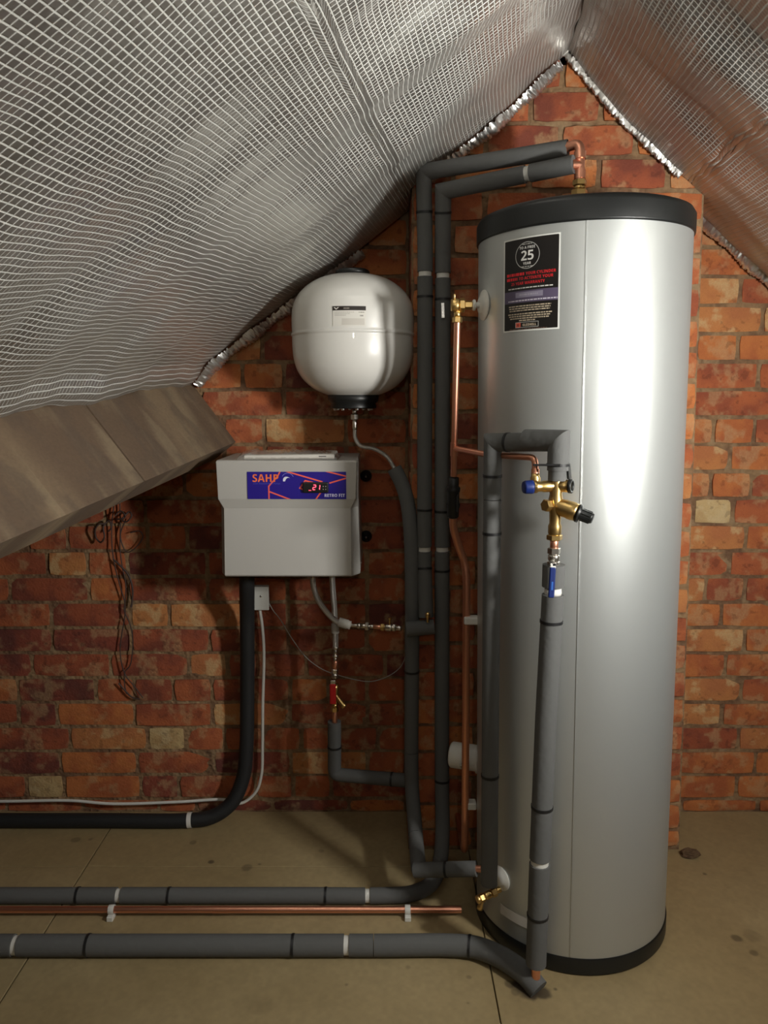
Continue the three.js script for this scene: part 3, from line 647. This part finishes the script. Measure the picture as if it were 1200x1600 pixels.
{
  const t = thing('fused_spur', 'white plastic fused spur box under the control unit', 'spur box', [-0.352, 0.625, -2.12]);
  part(t, 'back_box', slab(0.052, 0.066, 0.026, 0.003, [-0.3515, 0.661, -2.113]), whitePlastic);
  part(t, 'face_plate', slab(0.056, 0.068, 0.006, 0.0025, [-0.3515, 0.661, -2.098]), whitePlastic);
  part(t, 'screw', turned([[0, 0], [0.003, 0], [0.003, 0.0012], [0, 0.0014]], [-0.345, 0.668, -2.095], [0, 0, 1], 10), steelMat);
  const w = thing('white_cable', 'white mains cable running from the spur box down behind the conduit', 'cable', [-0.35, 0.0, -2.1]);
  part(w, 'cable_sheath', sweep(curve([[-0.352, 0.632, -2.108], [-0.345, 0.575, -2.106], [-0.342, 0.50, -2.104], [-0.349, 0.35, -2.106], [-0.353, 0.22, -2.106], [-0.358, 0.13, -2.106], [-0.376, 0.075, -2.106], [-0.42, 0.04, -2.106], [-0.47, 0.050, -2.108], [-0.6, 0.043, -2.108], [-0.8, 0.038, -2.106], [-0.92, 0.048, -2.106], [-1.1, 0.046, -2.106], [-1.4, 0.044, -2.106]], 90), 0.0044, 10), whitePlastic);
  const s = thing('sensor_cable', 'thin grey sensor wire sagging across the brick behind the red lever valve', 'cable', [-0.1, 0.42, -2.1]);
  part(s, 'wire', sweep(curve([[-0.325, 0.648, -2.102], [-0.312, 0.625, -2.100], [-0.296, 0.602, -2.105], [-0.258, 0.535, -2.108], [-0.22, 0.482, -2.110], [-0.175, 0.448, -2.110], [-0.129, 0.431, -2.109], [-0.08, 0.418, -2.108], [-0.037, 0.414, -2.106], [0.012, 0.432, -2.10], [0.044, 0.462, -2.085], [0.058, 0.50, -2.06], [0.062, 0.56, -2.03]], 70), 0.0014, 7), greyPlastic);
  const d = thing('phone_cable', 'tangle of thin old brown cable hanging on the brick below the purlin', 'cable', [-0.75, 0.6, -2.115]);
  const old = mat({ color: lin(0.06, 0.035, 0.028), roughness: 0.6 });
  const Z = -2.117;
  const strand = (l, r = 0.0017) => part(d, 'strand', sweep(curve(l.map(([x, y, z]) => [x, y, z ?? Z]), 60), r, 7), old);
  strand([[-0.75, 0.93], [-0.760, 0.87], [-0.763, 0.80], [-0.757, 0.745], [-0.746, 0.690], [-0.735, 0.640], [-0.738, 0.60], [-0.750, 0.545], [-0.756, 0.50], [-0.752, 0.455], [-0.742, 0.425], [-0.72, 0.395], [-0.697, 0.360]]);
  strand([[-0.735, 0.93], [-0.737, 0.86], [-0.741, 0.80], [-0.737, 0.745], [-0.730, 0.70], [-0.733, 0.655], [-0.738, 0.62], [-0.725, 0.585], [-0.718, 0.54], [-0.722, 0.49], [-0.731, 0.455], [-0.745, 0.44], [-0.748, 0.40], [-0.744, 0.372]]);
  strand([[-0.762, 0.77], [-0.742, 0.750], [-0.722, 0.725], [-0.712, 0.690], [-0.714, 0.65], [-0.718, 0.63]], 0.0028);
  strand([[-0.765, 0.405], [-0.748, 0.383], [-0.728, 0.362], [-0.706, 0.356]], 0.0024);
  strand([[-0.775, 0.872, -2.105], [-0.79, 0.872, -2.10], [-0.803, 0.855, -2.104], [-0.803, 0.830, -2.11], [-0.790, 0.820, -2.105], [-0.776, 0.836, -2.098], [-0.780, 0.864, -2.105], [-0.765, 0.880, -2.11], [-0.758, 0.862, -2.105], [-0.768, 0.85, -2.108]], 0.0024);
  strand([[-0.745, 0.895, -2.10], [-0.73, 0.908, -2.105], [-0.716, 0.895, -2.10], [-0.728, 0.882, -2.108], [-0.715, 0.878, -2.105], [-0.700, 0.895, -2.105], [-0.708, 0.905, -2.11], [-0.725, 0.888, -2.10], [-0.742, 0.885, -2.105]], 0.0024);
  strand([[-0.72, 0.885], [-0.738, 0.835], [-0.722, 0.79], [-0.70, 0.80], [-0.675, 0.835], [-0.685, 0.85], [-0.71, 0.845]]);
}

// ------------------------------------------------------------------ hoses under the control unit
{
  const t = thing('braided_hose', 'steel braided hose curving from the control unit to the lagged tee', 'hose', [-0.186, 0.63, -1.97]);
  chain(t, [['nut', nickelMat, 'hex', 0.0085, 0.010], ['ferrule', nickelMat, 'rod', 0.0058, 0.014], ['ferrule', nickelMat, 'ring', 0.0078, 0.010]], [-0.1865, 0.782, -1.97], [0, -1, 0]);
  const pts = curve([[-0.1865, 0.752, -1.97], [-0.186, 0.735, -1.968], [-0.176, 0.700, -1.962], [-0.155, 0.668, -1.955], [-0.132, 0.645, -1.948], [-0.108, 0.631, -1.942]], 40);
  braided(t, pts, 0.0075);
  part(t, 'collar', turned([[0, 0], [0.0125, 0.0], [0.0125, 0.024], [0.0112, 0.026], [0.0112, 0.033], [0, 0.034]], [-0.119, 0.6385, -1.945], [1, -0.28, 0.06]), mat({ color: lin(0.55, 0.53, 0.48), roughness: 0.4 }), 'pale plastic collar');
  chain(t, [['tail', nickelMat, 'rod', 0.0048, 0.022], ['ferrule', nickelMat, 'ring', 0.0075, 0.010], ['tail', nickelMat, 'rod', 0.0065, 0.014], ['nut', nickelMat, 'hex', 0.0115, 0.009], ['tail', nickelMat, 'rod', 0.0055, 0.012], ['copper_tail', copperMat, 'rod', 0.0062, 0.020], ['nut', brassMat, 'hex', 0.0095, 0.010], ['valve_body', nickelMat, 'ring', 0.0098, 0.022], ['nut', nickelMat, 'hex', 0.0098, 0.008], ['tail', nickelMat, 'rod', 0.0070, 0.014]], [-0.091, 0.6305, -1.943], [1, 0.03, 0.30]);
  part(t, 'screw_slot', turned([[0, 0], [0.0028, 0], [0.0028, 0.016], [0.006, 0.017], [0.006, 0.019], [0, 0.019]], [0.015, 0.640, -1.912], [0, 1, 0], 10), brassMat);
  const s = thing('braided_hose', 'steel braided hose hanging straight down to the red lever valve', 'hose', [-0.136, 0.5, -1.985]);
  chain(s, [['nut', nickelMat, 'hex', 0.0085, 0.010], ['ferrule', nickelMat, 'rod', 0.0058, 0.012], ['ferrule', nickelMat, 'ring', 0.0078, 0.010]], [-0.1375, 0.782, -1.985], [0, -1, 0]);
  braided(s, curve([[-0.1375, 0.752, -1.985], [-0.135, 0.70, -1.986], [-0.132, 0.66, -1.986], [-0.130, 0.60, -1.986], [-0.130, 0.556, -1.985]], 20), 0.0078);
  part(s, 'collar', turned([[0, 0], [0.0105, 0], [0.0105, 0.026], [0, 0.027]], [-0.1305, 0.622, -1.986], [0, -1, 0]), mat({ color: lin(0.50, 0.48, 0.44), roughness: 0.45 }), 'pale plastic collar');
  chain(s, [['ferrule', nickelMat, 'ring', 0.0085, 0.010], ['tail', nickelMat, 'rod', 0.0050, 0.014], ['nut', nickelMat, 'ring', 0.0085, 0.008], ['tail', nickelMat, 'rod', 0.0052, 0.010], ['copper_tail', copperMat, 'rod', 0.0072, 0.022], ['nut', nickelMat, 'hex', 0.0095, 0.012], ['valve_body', nickelMat, 'ring', 0.0090, 0.016]], [-0.130, 0.560, -1.985], [-0.03, -1, 0]);
}
{
  const t = thing('lever_valve', 'brass drain valve with a red lever above the lagged elbow', 'valve', [-0.133, 0.33, -1.99]);
  chain(t, [['valve_body', brassMat, 'ring', 0.0115, 0.045], ['nut', brassMat, 'hex', 0.0105, 0.012], ['tail', brassMat, 'rod', 0.0075, 0.010], ['nut', brassMat, 'hex', 0.0105, 0.012], ['copper_tail', copperMat, 'rod', 0.0075, 0.036]], [-0.1325, 0.452, -1.99], [-0.02, -1, 0]);
  const lv = part(t, 'lever', slab(0.0165, 0.058, 0.006, 0.0025, [-0.137, 0.434, -1.962], [0.05, 0, 0]), redGrip, 'red plastic lever grip');
  part(lv, 'lever_end', slab(0.0135, 0.012, 0.004, 0.001, [-0.136, 0.466, -1.962]), steelMat);
  part(t, 'spindle', turned([[0, 0], [0.005, 0], [0.005, 0.022], [0, 0.022]], [-0.1335, 0.450, -1.985], [0, 0.3, 1], 12), brassMat);
  part(t, 'drain_outlet', turned([[0, 0], [0.0068, 0], [0.0068, 0.030], [0.0082, 0.031], [0.0082, 0.038], [0.005, 0.038], [0, 0.034]], [-0.130, 0.420, -1.985], [0.62, -0.72, 0.28], 16), brassMat);
  const p = thing('lagged_pipe', 'dark lagged elbow pipe below the red lever valve running to the curved drop pipe', 'pipe', [-0.137, 0.17, -2.0]);
  const pts = fillet([[-0.136, 0.342, -1.995], [-0.137, 0.186, -1.998], [0.062, 0.194, -1.948]], 0.016, 5);
  lagged(p, pts, 0.0185, foamMat, [], [reach(pts, 'y', 0.268), reach(pts, 'x', 0.022)]);
}

// ------------------------------------------------------------------ risers
{
  const t = thing('lagged_pipe', 'grey lagged riser whose upper arm reaches the copper elbow on the tank lid', 'pipe', [0.1, 0.66, -1.88]);
  const pts = P([[0.394, 1.747, -1.742], [0.092, 1.737, -1.880], [0.098, 1.56, -1.900], [0.102, 0.80, -1.900], [0.106, 0.672, -1.872]]);
  const y = (v) => { const L = lengths(pts); return L[1] + reach(pts.slice(1), 'y', v); };
  lagged(t, pts, 0.0185, foamMat, [], [y(1.650), y(1.458), y(0.942), y(0.792)], [y(1.511), y(0.842)]);
  lagged(t, P([[0.056, 0.643, -1.866], [0.126, 0.650, -1.866]]), 0.0190, foamMat);
  const b = thing('bleed_valve', 'tiny brass bleed valve on the lagged tee', 'valve', [0.108, 0.665, -1.845]);
  part(b, 'stem', turned([[0, 0], [0.003, 0], [0.003, 0.012], [0.0065, 0.014], [0.0065, 0.022], [0.004, 0.026], [0, 0.027]], [0.1085, 0.667, -1.848], [0, 1, 0.15], 14), brassMat);

  const q = thing('lagged_pipe', 'grey lagged riser with the lower arm, ending in the pipe along the floor', 'pipe', [0.15, 0.03, -1.88]);
  const up = P([[0.398, 1.703, -1.700], [0.1365, 1.690, -1.862], [0.140, 1.56, -1.900]]);
  const low = curve([[0.140, 1.56, -1.900], [0.1415, 1.45, -1.900], [0.144, 1.1, -1.900], [0.148, 0.7, -1.900], [0.152, 0.30, -1.900], [0.153, 0.18, -1.888], [0.152, 0.105, -1.852], [0.142, 0.055, -1.796], [0.118, 0.030, -1.745], [0.07, 0.0215, -1.718], [0.0, 0.0205, -1.711], [-0.2, 0.0205, -1.711], [-0.7, 0.0205, -1.711], [-1.6, 0.0205, -1.711]], 140);
  const all = [...up, ...low.slice(1)];
  const Y = (v) => lengths(all)[1] + reach(all.slice(1), 'y', v), X = (v) => { const i = all.length - low.length; return lengths(all)[i] + reach(all.slice(i), 'x', v); };
  const s0 = reach(all, 'x', 0.312);
  lagged(q, all, 0.0188, foamMat, [], [Y(1.646), Y(1.452), Y(0.938), Y(0.787), Y(0.222), X(-0.745), X(-0.523), X(-0.142)], [s0, Y(1.507), Y(0.842), X(-0.645), X(-0.04)]);
  // copper drop into the tank top
  const c = thing('copper_connection', 'copper elbow and brass union rising from the black tank lid', 'pipe', [0.413, 1.6, -1.70]);
  part(c, 'copper_tube', sweep(fillet([[0.386, 1.747, -1.738], [0.4135, 1.750, -1.716], [0.4135, 1.672, -1.708]], 0.022, 6), 0.0102), copperMat);
  part(c, 'elbow_socket', sweep(P([[0.4135, 1.732, -1.714], [0.4135, 1.716, -1.712]]), 0.0122), copperMat);
  part(c, 'tee_branch', sweep(P([[0.4135, 1.704, -1.712], [0.392, 1.703, -1.703]]), 0.0108), copperMat);
  part(c, 'elbow_socket', sweep(P([[0.4135, 1.694, -1.710], [0.4135, 1.676, -1.709]]), 0.0120), copperMat);
  chain(c, [['nut', brassMat, 'hex', 0.0150, 0.012], ['flange', brassMat, 'ring', 0.0130, 0.008], ['nut', brassMat, 'hex', 0.0170, 0.012], ['spigot', brassMat, 'rod', 0.0110, 0.050]], [0.4135, 1.674, -1.708], [0, -1, 0]);
}

// ------------------------------------------------------------------ discharge pipe
{
  const t = thing('relief_valve', 'brass temperature relief valve screwed into the tank side below the lid', 'valve', [0.158, 1.41, -1.70]);
  chain(t, [['spigot', whitePlastic, 'rod', 0.006, 0.012], ['washer', whitePlastic, 'ring', 0.0115, 0.007], ['nut', brassMat, 'hex', 0.0095, 0.016], ['valve_body', brassMat, 'hex', 0.0150, 0.011], ['valve_body', brassMat, 'ring', 0.0145, 0.018]], [0.2035, 1.410, -1.648], [-1, 0, -0.03]);
  part(t, 'vent_pin', turned([[0, 0], [0.0025, 0], [0.0025, 0.010], [0, 0.011]], [0.146, 1.421, -1.642], [0, 1, 0.2], 10), brassMat);
  chain(t, [['outlet', brassMat, 'rod', 0.0070, 0.012], ['nut', brassMat, 'hex', 0.0105, 0.012]], [0.1535, 1.398, -1.649], [0, -1, 0]);
  part(t, 'test_lever', slab(0.0085, 0.036, 0.003, 0.0012, [0.140, 1.424, -1.876], [0, 0, 0.04]), steelMat, 'small bright metal tag');
  const c = thing('copper_discharge_pipe', 'bare copper discharge pipe with black tundish beside the tank', 'pipe', [0.157, 0.1, -1.72]);
  part(c, 'copper_tube', sweep(P([[0.1535, 1.377, -1.649], [0.1535, 1.23, -1.668], [0.1550, 1.046, -1.704]]), 0.0068), copperMat);
  part(c, 'tee_socket', sweep(P([[0.1543, 1.122, -1.689], [0.1546, 1.092, -1.695]]), 0.0084), copperMat);
  const td = part(c, 'tundish', turned([[0, 0], [0.011, 0], [0.0135, 0.004], [0.0135, 0.022], [0.0155, 0.026], [0.0155, 0.034], [0.0135, 0.037], [0.0135, 0.060], [0.0155, 0.063], [0.0155, 0.070], [0.0120, 0.074], [0.0120, 0.094], [0, 0.094]], [0.1565, 0.950, -1.722], [-0.016, 1, 0.18]), blackPlastic, 'black plastic tundish');
  part(td, 'window_bar', slab(0.006, 0.040, 0.006, 0.002, [0.164, 0.985, -1.704]), blackPlastic);
  part(c, 'copper_tube', sweep(curve([[0.1565, 0.953, -1.721], [0.157, 0.935, -1.724], [0.160, 0.918, -1.727], [0.172, 0.880, -1.733], [0.184, 0.848, -1.735], [0.1895, 0.815, -1.732], [0.191, 0.70, -1.726], [0.193, 0.45, -1.718], [0.1955, 0.16, -1.722], [0.197, 0.125, -1.740], [0.199, 0.110, -1.80], [0.199, 0.108, -1.92]], 80), 0.0088), copperMat);
  for (const y of [0.710, 0.252]) part(c, 'pipe_clip', slab(0.034, 0.018, 0.026, 0.004, [0.2045 - (y > 0.5 ? 0.003 : 0), y, -1.722]), whitePlastic, 'white plastic pipe clip');
  const b = thing('copper_branch_pipe', 'thin copper branch passing behind the lagged feed to the brass valve', 'pipe', [0.2, 1.1, -1.6]);
  part(b, 'copper_tube', sweep(fillet([[0.1545, 1.109, -1.692], [0.212, 1.104, -1.567], [0.286, 1.107, -1.452], [0.2862, 1.052, -1.446]], 0.014, 6), 0.0062), copperMat);
  part(b, 'socket', sweep(P([[0.2862, 1.086, -1.4485], [0.2862, 1.072, -1.447]]), 0.0078), copperMat);
}

// ------------------------------------------------------------------ feed pipe and valves in front of the tank
{
  const t = thing('lagged_pipe', 'grey lagged feed pipe bent over the tank front and dropping to the brass drain', 'pipe', [0.22, 0.17, -1.54]);
  const pts = P([[0.327, 1.138, -1.432], [0.2165, 1.131, -1.532], [0.2180, 1.04, -1.535], [0.2290, 0.172, -1.535]]);
  const L = lengths(pts), Y = (v) => L[1] + reach(pts.slice(1), 'y', v);
  lagged(t, pts, 0.0182, foamMat, [Y(1.016)], [Y(1.064), Y(0.947), Y(0.423), reach(pts, 'x', 0.243)]);
  const sl = P([[0.272, 1.139, -1.478], [0.3245, 1.140, -1.428], [0.3245, 1.085, -1.428]]);
  part(t, 'elbow_sleeve', sweep(sl, 0.0205), foamMat);
  part(t, 'cable_tie', sweep(P([[0.3245, 1.098, -1.428], [0.3245, 1.093, -1.428]]), 0.0217, 22), tieMat, 'black cable tie');
  part(t, 'tie_tail', slab(0.05, 0.004, 0.004, 0.001, [0.300, 1.0965, -1.412], [0, -0.3, 0.02]), tieMat);
  part(t, 'foam_flap', slab(0.006, 0.030, 0.016, 0.002, [0.344, 1.083, -1.425], [0, 0, 0.12]), foamMat);
  part(t, 'foam_sleeve', sweep(P([[0.3235, 1.090, -1.428], [0.3235, 1.066, -1.428]]), 0.0172), foamMat);
  const d = thing('drain_cock', 'brass drain cock at the foot of the lagged feed pipe', 'valve', [0.205, 0.13, -1.51]);
  chain(d, [['spigot', brassMat, 'rod', 0.0065, 0.010], ['nut', brassMat, 'hex', 0.0100, 0.012], ['valve_body', brassMat, 'ring', 0.0085, 0.018], ['nut', brassMat, 'hex', 0.0095, 0.010], ['cap', brassMat, 'ring', 0.0095, 0.008]], [0.252, 0.166, -1.525], [-0.88, -0.22, 0.32]);
  part(d, 'outlet', turned([[0, 0], [0.0052, 0], [0.0052, 0.016], [0.0065, 0.017], [0.0065, 0.024], [0, 0.024]], [0.2115, 0.154, -1.510], [-0.25, -1, 0.1], 14), brassMat);
}
{
  const t = thing('control_valve_set', 'brass inlet valve group with black pressure knob and blue cap before the tank', 'valve', [0.322, 0.95, -1.43]);
  const X = 0.3225, Z = -1.43;
  part(t, 'valve_body', turned([[0, 0.952], [0.0100, 0.952], [0.0100, 0.962], [0.0125, 0.966], [0.0125, 0.980], [0.0105, 0.985], [0.0110, 1.004], [0.0135, 1.014], [0.0135, 1.030], [0.0115, 1.040], [0.0128, 1.052], [0.0110, 1.064], [0.0110, 1.072], [0, 1.072]], [X, 0, Z], [0, 1, 0]), brassMat);
  part(t, 'nut', hex(0.0150, 0.010, [X, 0.953, Z], [0, 1, 0]), brassMat);
  part(t, 'relief_arm', turned([[0.0095, 0], [0.0095, 0.012], [0.0110, 0.014], [0.0110, 0.026], [0.0098, 0.028], [0.0098, 0.036], [0.0118, 0.038], [0.0118, 0.047], [0, 0.047]], [X, 1.0555, Z], [-1, -0.02, 0.15]), brassMat);
  part(t, 'blue_cap', turned([[0, 0], [0.0128, 0], [0.0130, 0.003], [0.0124, 0.014], [0.0105, 0.018], [0, 0.0185]], [X - 0.0455, 1.0545, Z + 0.007], [-1, -0.02, 0.15]), blueGrip, 'dark blue cap');
  part(t, 'relief_socket', turned([[0.0080, 0], [0.0080, 0.006], [0.0095, 0.008], [0.0095, 0.020], [0.0078, 0.022], [0.0078, 0.028], [0, 0.028]], [0.2862, 1.050, -1.4455], [0, 1, 0]), brassMat);
  part(t, 'balanced_port', turned([[0.0105, 0], [0.0118, 0.006], [0.0118, 0.022], [0, 0.022]], [X + 0.003, 1.0565, Z], [0.85, 0.0, 0.52]), brassMat);
  part(t, 'port_ring', turned([[0.0085, 0], [0.0132, 0], [0.0132, 0.006], [0.0085, 0.006], [0.0085, 0]], [X + 0.0215, 1.0565, Z + 0.0115], [0.85, 0.0, 0.52]), blackPlastic, 'black ring');
  part(t, 'plug', hex(0.0118, 0.012, [X - 0.014, 1.020, Z + 0.008], [-0.80, 0.05, 0.6]), brassMat);
  const dir = [0.86, -0.30, 0.42], at = (k) => [X + 0.0 + dir[0] * k, 1.020 + dir[1] * k, Z + dir[2] * k];
  part(t, 'pressure_barrel', turned([[0.0120, 0], [0.0150, 0.008], [0.0168, 0.018], [0.0168, 0.026], [0.0176, 0.028], [0.0176, 0.036], [0.0165, 0.038], [0.0165, 0.044], [0, 0.044]], at(0), dir, 32), brassMat);
  const kn = part(t, 'pressure_knob', turned([[0, 0], [0.0172, 0], [0.0172, 0.005], [0.0110, 0.007], [0.0105, 0.027], [0.0088, 0.030], [0, 0.030]], at(0.043), dir, 24), blackPlastic, 'black ribbed adjusting knob');
  for (let i = 0; i < 8; i++) {
    const a = i * Math.PI / 4, q = new THREE.Quaternion().setFromUnitVectors(V(0, 1, 0), V(...dir).normalize());
    part(kn, 'rib', new THREE.BoxGeometry(0.002, 0.018, 0.002).translate(0.0108 * Math.cos(a), 0.017, 0.0108 * Math.sin(a)).applyQuaternion(q).translate(...at(0.043)), blackPlastic);
  }
  const b = thing('ball_valve', 'nickel strainer and ball valve with a blue lever below the brass valve group', 'valve', [0.322, 0.86, -1.43]);
  chain(b, [['copper_tail', copperMat, 'rod', 0.0078, 0.022]], [X, 0.954, Z], [0, -1, 0]);
  chain(b, [['nut', nickelMat, 'hex', 0.0125, 0.012], ['strainer', nickelMat, 'ring', 0.0112, 0.014], ['strainer_band', nickelMat, 'hex', 0.0122, 0.008], ['valve_body', nickelMat, 'ring', 0.0125, 0.022], ['nut', nickelMat, 'hex', 0.0125, 0.010]], [X, 0.938, Z], [0, -1, 0]);
  const lv = part(b, 'lever', slab(0.0115, 0.058, 0.006, 0.0026, [0.3135, 0.878, -1.3985], [-0.06, 0, -0.04]), blueGrip, 'blue plastic lever grip');
  part(lv, 'lever_end', slab(0.0105, 0.010, 0.004, 0.0012, [0.3150, 0.909, -1.401]), whitePlastic);
  part(lv, 'raised_mark', slab(0.0035, 0.016, 0.0012, 0.0004, [0.3132, 0.872, -1.3950], [-0.06, 0, -0.04]), mat({ color: lin(0.03, 0.12, 0.45), roughness: 0.4 }));
  part(b, 'lever_arm', slab(0.008, 0.006, 0.026, 0.001, [0.317, 0.9115, -1.412]), steelMat);
  const p = thing('lagged_pipe', 'thick grey lagged pipe standing on the floor in front of the silver tank', 'pipe', [0.32, 0, -1.43]);
  part(p, 'foam_sleeve', sweep(P([[0.3235, 0.905, -1.432], [0.3235, 0.862, -1.432]]), 0.0215), foamMat, 'short grey foam collar');
  part(p, 'tape_wrap', turned([[0, 0], [0.0155, 0], [0.0165, 0.006], [0.0155, 0.018], [0, 0.018]], [0.3235, 0.844, -1.432], [0, 1, 0], 24), whiteTape, 'white tape wrap');
  const pts = P([[0.3235, 0.846, -1.432], [0.3180, 0.60, -1.432], [0.3150, 0.30, -1.432], [0.3140, 0.062, -1.432]]), Y = (v) => reach(pts, 'y', v);
  lagged(p, pts, 0.0210, foamMat, [], [Y(0.793), Y(0.410), Y(0.172)], [Y(0.292)]);
  part(p, 'copper_end', sweep(P([[0.3140, 0.066, -1.432], [0.3140, 0.030, -1.430]]), 0.0095), copperMat);
}

// ------------------------------------------------------------------ pipes along the floor
{
  const t = thing('lagged_pipe', 'thick lagged floor pipe bending into the floor at the tank base', 'pipe', [-0.2, 0, -1.53]);
  const pts = curve([[-1.6, 0.0238, -1.535], [-0.6, 0.0238, -1.535], [0.0, 0.0238, -1.535], [0.15, 0.0240, -1.535], [0.20, 0.0245, -1.528], [0.245, 0.0255, -1.502], [0.280, 0.024, -1.470], [0.302, 0.020, -1.445], [0.320, 0.008, -1.424]], 120);
  const X = (v) => reach(pts, 'x', v);
  lagged(t, pts, 0.0228, foamMat, [X(-0.023)], [X(-0.653), X(-0.201), X(0.188)], [X(-0.811), X(-0.083)]);
  const c = thing('copper_floor_pipe', 'bare copper pipe clipped to the floor between two lagged pipes', 'pipe', [-0.2, 0, -1.66]);
  part(c, 'copper_tube', sweep(P([[-1.6, 0.020, -1.660], [0.183, 0.020, -1.660]]), 0.0078), copperMat);
  part(c, 'solder_joint', sweep(P([[-0.405, 0.020, -1.660], [-0.37, 0.020, -1.660]]), 0.0083), copperMat);
  for (const x of [-0.645, 0.056]) {
    const k = part(c, 'pipe_clip', turned([[0.0080, -0.0065], [0.0108, -0.0065], [0.0108, 0.0065], [0.0080, 0.0065], [0.0080, -0.0065]], [x, 0.020, -1.660], [1, 0, 0], 20), whitePlastic, 'white pipe clip');
    part(k, 'clip_foot', slab(0.015, 0.012, 0.026, 0.002, [x, 0.006, -1.655]), whitePlastic);
  }
}

{
  const t = thing('brick_fragment', 'dark broken brick fragment on the floor at the chimney breast foot', 'rubble', [0.822, 0, -1.905]);
  const g = new THREE.IcosahedronGeometry(0.02, 1), p = g.attributes.position, r = rng(31), seen = {};
  for (let i = 0; i < p.count; i++) { const k = [p.getX(i), p.getY(i), p.getZ(i)].map((v) => v.toFixed(4)).join(); const f = seen[k] ??= 0.75 + 0.5 * r(); p.setXYZ(i, p.getX(i) * f * 1.3, Math.max(-0.009, p.getY(i) * f * 0.6), p.getZ(i) * f * 0.8); }
  g.computeVertexNormals();
  part(t, 'lump', g.translate(0.822, 0.009, -1.905), mortarMat);
}

// ------------------------------------------------------------------ work light standing out of view beside the camera, and the loft bulb
{
  const t = thing('work_light', 'slim upright site work light on a thin stand', 'lamp', [LAMP.at[0], 0, LAMP.at[2]]);
  const a = V(...LAMP.at), dir = V(...LAMP.aim).sub(a).normalize();
  const head = new THREE.Object3D(); head.position.copy(a); head.lookAt(V(...LAMP.aim)); head.updateMatrix();
  const put = (g) => g.applyMatrix4(head.matrix);
  part(t, 'housing', put(new RoundedBoxGeometry(LAMP.w + 0.02, LAMP.h + 0.02, 0.04, 2, 0.006).translate(0, 0, -0.022)), blackPlastic);
  part(t, 'lamp_panel', put(new THREE.BoxGeometry(LAMP.w, LAMP.h, 0.002).translate(0, 0, -0.001)), mat({ color: lin(0.8, 0.8, 0.8), emissive: lin(...LAMP.color), emissiveIntensity: 8 }));
  part(t, 'pole', sweep(P([[LAMP.at[0] + 0.03, 0.3, LAMP.at[2] + 0.045], [LAMP.at[0] + 0.03, LAMP.at[1] + 0.02, LAMP.at[2] + 0.045]]), 0.009), steelMat);
  for (let i = 0; i < 3; i++) { const k = i * 2.094 + 0.5; part(t, 'leg', sweep(P([[LAMP.at[0] + 0.03, 0.32, LAMP.at[2] + 0.045], [LAMP.at[0] + 0.03 + 0.24 * Math.sin(k), 0.008, LAMP.at[2] + 0.045 + 0.24 * Math.cos(k)]]), 0.007), steelMat); }
  const l = new THREE.RectAreaLight(lin(...LAMP.color), LAMP.power, LAMP.w, LAMP.h);
  l.position.copy(a).addScaledVector(dir, 0.003); l.lookAt(V(...LAMP.aim)); l.name = 'work_light_glow';
  scene.add(l);

  const b = thing('loft_bulb', 'small bare loft bulb hanging from the ridge on a white flex', 'lamp', [BULB.at[0], BULB.at[1], BULB.at[2]]);
  part(b, 'bulb', turned([[0, -0.035], [0.018, -0.03], [0.028, -0.01], [0.026, 0.010], [0.014, 0.034], [0.012, 0.045], [0, 0.045]], BULB.at, [0, 1, 0]), mat({ color: lin(0.8, 0.8, 0.8), emissive: lin(...BULB.color), emissiveIntensity: 6 }));
  part(b, 'lamp_holder', turned([[0, 0.04], [0.016, 0.04], [0.016, 0.075], [0.004, 0.085], [0, 0.085]], BULB.at, [0, 1, 0]), whitePlastic);
  part(b, 'flex', sweep(P([[BULB.at[0], BULB.at[1] + 0.08, BULB.at[2]], [BULB.at[0], BULB.at[1] + 0.19, BULB.at[2]]]), 0.003, 8), whitePlastic);
  const pl = new THREE.PointLight(lin(...BULB.color), BULB.power, 0, 2);
  pl.position.set(...BULB.at); pl.castShadow = true; pl.name = 'loft_bulb_glow'; pl.shadow.radius = 1.4;
  scene.add(pl);
}
renderer.render(scene, camera);
